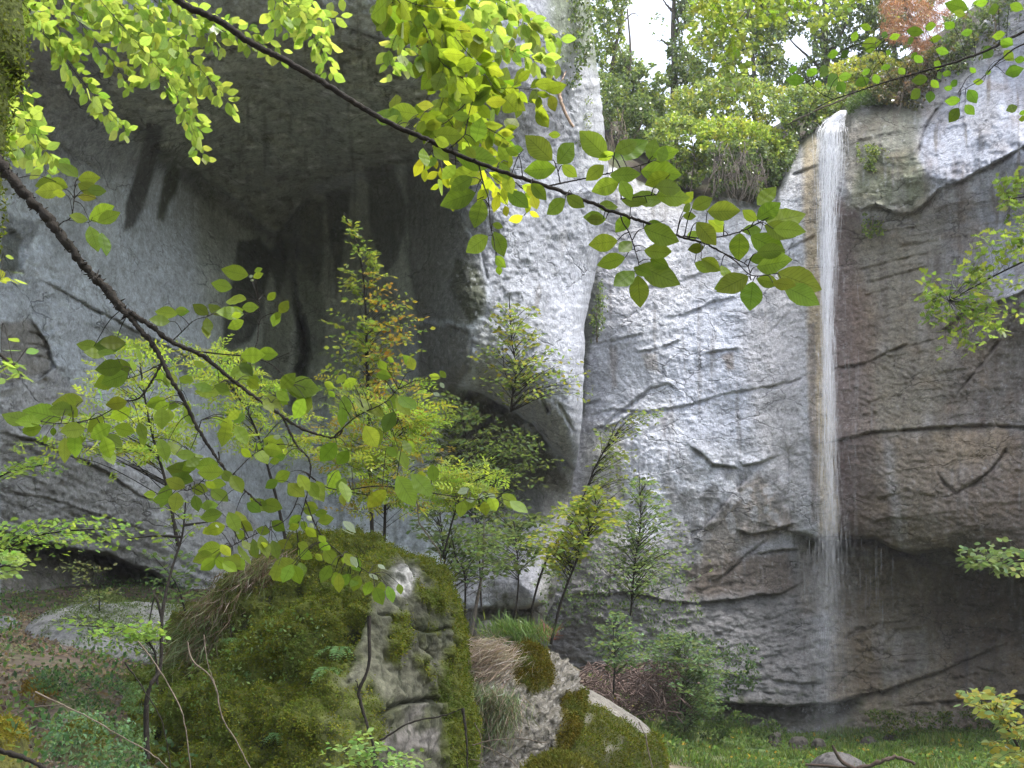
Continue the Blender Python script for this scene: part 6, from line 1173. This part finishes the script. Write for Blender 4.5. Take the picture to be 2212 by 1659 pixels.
# lit sprays of small leaves at the top left and top middle
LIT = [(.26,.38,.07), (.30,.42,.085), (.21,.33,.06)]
def small_sprays(label, axes, Y, leafpx, cols, step=11, dY=.22, wr=.0022, side=(18, 46), name='beech_branch', tpl=TPL_MID, tilt=.45):
    e = empty(name, at(*axes[0][0], Y), label, 'branch', 'beech branches hanging across the view'); T = Tubes(); LB = LeafBin(); k_ = Y / FPX
    prev = None
    for ax in axes:
        y0 = Y + dY * rng.normal(); L = smooth_line([(a, b, y0 + .15 * j * rng.normal() * .3) for j, (a, b) in enumerate(ax)], 60)
        ln = np.concatenate([[0], np.cumsum(np.linalg.norm(np.diff(L[:, :2], axis=0), axis=1))]); T.add([tuple(p) for p in at(L[::4, 0], L[::4, 1], L[::4, 2])], wr, wr * .4, 4, n=24)
        W3 = at(L[::4, 0], L[::4, 1], L[::4, 2])
        if prev is not None:
            d_ = np.linalg.norm(prev - W3[0], axis=1); q_ = prev[int(np.argmin(d_))]; T.add([q_, (q_ + W3[0]) / 2 + np.array([0, 0, .02]), W3[0]], wr, wr * .9, 4, n=5)
        prev = W3 if prev is None else np.vstack([prev, W3])
        B = []; E = []; sgn = 1
        for s in np.arange(0, ln[-1], step):
            i = min(np.searchsorted(ln, s), 58); p = L[i]; d = L[i + 1, :2] - L[i, :2]; d = d / (np.hypot(*d) + 1e-9); sgn = -sgn
            an = sgn * rng.uniform(.6, 1.2); dd = np.array([d[0] * math.cos(an) - d[1] * math.sin(an), d[0] * math.sin(an) + d[1] * math.cos(an)]); dd[1] += .25; dd /= np.hypot(*dd)
            fr = 1 - .55 * s / ln[-1]; sl = rng.uniform(*side) * fr; yy = p[2] + .06 * rng.normal()
            q = p[:2] + dd * sl; T.add([tuple(at(p[0], p[1], p[2])), tuple(at(q[0], q[1], yy))], wr * .4, wr * .2, 3, n=3)
            m = 1 + int(sl / 13)
            for j in range(m):
                b = p[:2] + dd * sl * (j + .6) / m; a2 = rng.uniform(-1.1, 1.1); v = np.array([dd[0] * math.cos(a2) - dd[1] * math.sin(a2), dd[0] * math.sin(a2) + dd[1] * math.cos(a2)]); v[1] += .35; v /= np.hypot(*v)
                l = leafpx * rng.uniform(.65, 1.2); B.append((b[0], b[1], yy)); E.append((b[0] + v[0] * l, b[1] + v[1] * l, yy + l * k_ * tilt * rng.normal()))
        B = np.array(B); E = np.array(E); P = at(B[:, 0], B[:, 1], B[:, 2]); A = at(E[:, 0], E[:, 1], E[:, 2]) - P; n = len(P); Ln = np.linalg.norm(A, axis=1)
        view = np.array([0, 0, 1.6]) - P; view /= np.linalg.norm(view, axis=1)[:, None]; Nn = view + .5 * rand_dirs(n) - np.array([0, 0, .7])
        LB.add(P, A, Nn, Ln, Ln * .58, pal(n, cols, .1))
    child(T.build('twigs', M_BARK), e); child(LB.build('foliage', M_LEAF, tpl, curl=.15, fold=.12, wave=.01), e); return e
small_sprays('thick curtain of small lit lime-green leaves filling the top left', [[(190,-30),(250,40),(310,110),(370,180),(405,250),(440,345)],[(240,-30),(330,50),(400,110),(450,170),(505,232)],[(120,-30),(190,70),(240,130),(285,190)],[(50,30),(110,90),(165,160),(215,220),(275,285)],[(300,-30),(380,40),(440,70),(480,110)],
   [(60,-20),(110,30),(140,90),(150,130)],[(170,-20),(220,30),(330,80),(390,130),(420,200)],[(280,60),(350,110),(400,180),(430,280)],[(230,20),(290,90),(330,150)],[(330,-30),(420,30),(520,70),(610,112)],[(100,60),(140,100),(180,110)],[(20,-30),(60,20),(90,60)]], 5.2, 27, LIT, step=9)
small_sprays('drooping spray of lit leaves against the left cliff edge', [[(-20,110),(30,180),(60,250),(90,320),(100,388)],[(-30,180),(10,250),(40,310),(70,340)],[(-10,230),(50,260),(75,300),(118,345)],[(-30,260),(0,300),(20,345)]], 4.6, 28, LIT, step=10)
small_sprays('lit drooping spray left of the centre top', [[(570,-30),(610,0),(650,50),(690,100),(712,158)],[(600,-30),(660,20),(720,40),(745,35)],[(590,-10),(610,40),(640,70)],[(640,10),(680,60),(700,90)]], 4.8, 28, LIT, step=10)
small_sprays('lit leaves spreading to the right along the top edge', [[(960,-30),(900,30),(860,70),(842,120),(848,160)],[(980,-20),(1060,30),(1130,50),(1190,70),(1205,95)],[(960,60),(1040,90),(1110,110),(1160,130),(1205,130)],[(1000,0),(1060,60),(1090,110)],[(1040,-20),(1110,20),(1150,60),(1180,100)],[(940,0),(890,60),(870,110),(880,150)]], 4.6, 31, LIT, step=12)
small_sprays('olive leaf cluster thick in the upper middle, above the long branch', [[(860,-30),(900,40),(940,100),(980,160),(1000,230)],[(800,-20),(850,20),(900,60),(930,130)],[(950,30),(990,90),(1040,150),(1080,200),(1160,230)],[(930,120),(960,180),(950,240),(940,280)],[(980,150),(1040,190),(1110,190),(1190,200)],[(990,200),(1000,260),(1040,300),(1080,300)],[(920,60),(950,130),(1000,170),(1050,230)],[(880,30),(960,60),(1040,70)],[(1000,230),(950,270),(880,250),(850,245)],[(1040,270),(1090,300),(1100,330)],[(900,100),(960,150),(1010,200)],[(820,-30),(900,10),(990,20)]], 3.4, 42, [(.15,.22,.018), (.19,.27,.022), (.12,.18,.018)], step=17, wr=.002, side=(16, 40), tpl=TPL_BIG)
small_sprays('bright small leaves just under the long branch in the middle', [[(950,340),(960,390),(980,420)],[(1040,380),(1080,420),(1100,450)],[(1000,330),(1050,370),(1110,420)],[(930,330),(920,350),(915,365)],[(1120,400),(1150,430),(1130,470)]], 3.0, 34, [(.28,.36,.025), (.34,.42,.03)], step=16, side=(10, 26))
small_sprays('green maple spray hanging at the top edge right of the gap', [[(1500,-40),(1540,20),(1570,60),(1590,110)],[(1580,-40),(1640,10),(1680,40)],[(1680,-30),(1720,0),(1750,20)]], 9.0, 17, [(.17,.27,.03), (.21,.31,.04)], step=10, side=(14, 40), tpl=TPL_MAPLE, name='maple_branch')
# mossy beech at the left edge with an unseen crown added to shade the foreground
e = empty('beech_tree', at(-130, 1500, 3.2), 'moss covered trunk cut by the upper left edge of the view', 'tree')
T = Tubes(); T.add([tuple(at(-190,1700,3.3)), tuple(at(-130,900,3.2)), tuple(at(-75,450,3.2)), tuple(at(-48,220,3.2)), tuple(at(-28,80,3.2)), tuple(at(-10,-60,3.2)), (-2.3, 3.0, 7.5), (-2.0, 2.0, 11)], .11, .06, 18, n=60, rough=.03)
tk = T.build('trunk', M_MOSSBARK); child(tk, e)
V = np.array([v.co[:] for v in tk.data.vertices]); kk = rng.choice(len(V), 14000); P = V[kk] + rng.normal(size=(14000, 3)) * .012; P[:, 2] += rng.uniform(-.08, .08, 14000)
child(leaves('moss', P, rand_dirs(14000), rand_dirs(14000), .018, .008, pal(14000, [(.10,.14,.02), (.14,.17,.03), (.07,.09,.015)], .2), M_MOSS, TPL_DOT), e)
T = Tubes()
for k in range(26):
    a = rng.uniform(0, 6.28); r_ = rng.uniform(4, 10); T.add([(-2.1, 2.5, rng.uniform(7, 10.5)), (-2.1 + .5 * r_ * math.cos(a), 1 + .5 * r_ * math.sin(a), 11 + rng.random()), (-2 + r_ * math.cos(a), -1 + r_ * math.sin(a), 11.5 + rng.random())], .05, .01, 5, n=10)
for k in range(9):
    xx, yy = rng.uniform(-2, 8), rng.uniform(8, 14); T.add([(-2.1, 2.5, 9.5), (-2.1 + .4 * (xx + 2), 2.5 + .4 * (yy - 2.5), 11.5), (xx, yy, 1.6 + .7 * yy + 2.5)], .06, .015, 5, n=12)  # limbs added out of view to carry the shading leaves
child(T.build('limbs', M_BARK), e)
n = 9000; x = rng.uniform(-12, 12, n); y = rng.uniform(-14, -1.5, n); z = rng.uniform(7, 12.5, n)
k = (z > 1.6 + .80 * np.maximum(y, 0) + .6) & (fbm(x / 2.2, y / 2.2, z / 2, 3) > -.22)
P = np.stack([x, y, z], 1)[k]
x = rng.uniform(-3, 9, 11000); y = rng.uniform(6.0, 15, 11000); z = 1.6 + .70 * y + .9 + rng.uniform(0, 3, 11000); k = fbm(x / 2.0, y / 2.0, z / 2, 3) > -.14  # unseen leaf patch placed towards the sun to shade the boulders
P = np.vstack([P, np.stack([x, y, z], 1)[k]]); n = len(P)
child(leaves('crown', P, rand_dirs(n), oriented(n, 1.2), .26, .18, pal(n, [(.10,.17,.025), (.14,.22,.03)], .2), M_LEAFB, TPL_DOT), e)  # out-of-view leaves, added for the shade they cast

# thin moisture in the air of the gorge
m, t, o = new_mat('moist_air'); v_ = t.nodes.new('ShaderNodeVolumePrincipled'); v_.inputs['Density'].default_value = 0.0005; v_.inputs['Color'].default_value = (.97,.98,1,1); v_.inputs['Anisotropy'].default_value = .1
t.links.new(v_.outputs[0], o.inputs['Volume'])
x0, x1, y0, y1, z0, z1 = -60, 60, -40, 75, -30, 60
V = np.array([(x, y, z) for x in (x0, x1) for y in (y0, y1) for z in (z0, z1)], float)
hz = mesh('haze', V, np.array([[0,1,3,2],[4,6,7,5],[0,4,5,1],[2,3,7,6],[0,2,6,4],[1,5,7,3]]), m, smooth=False); tag(hz, 'thin moist air filling the gorge', kind='stuff')
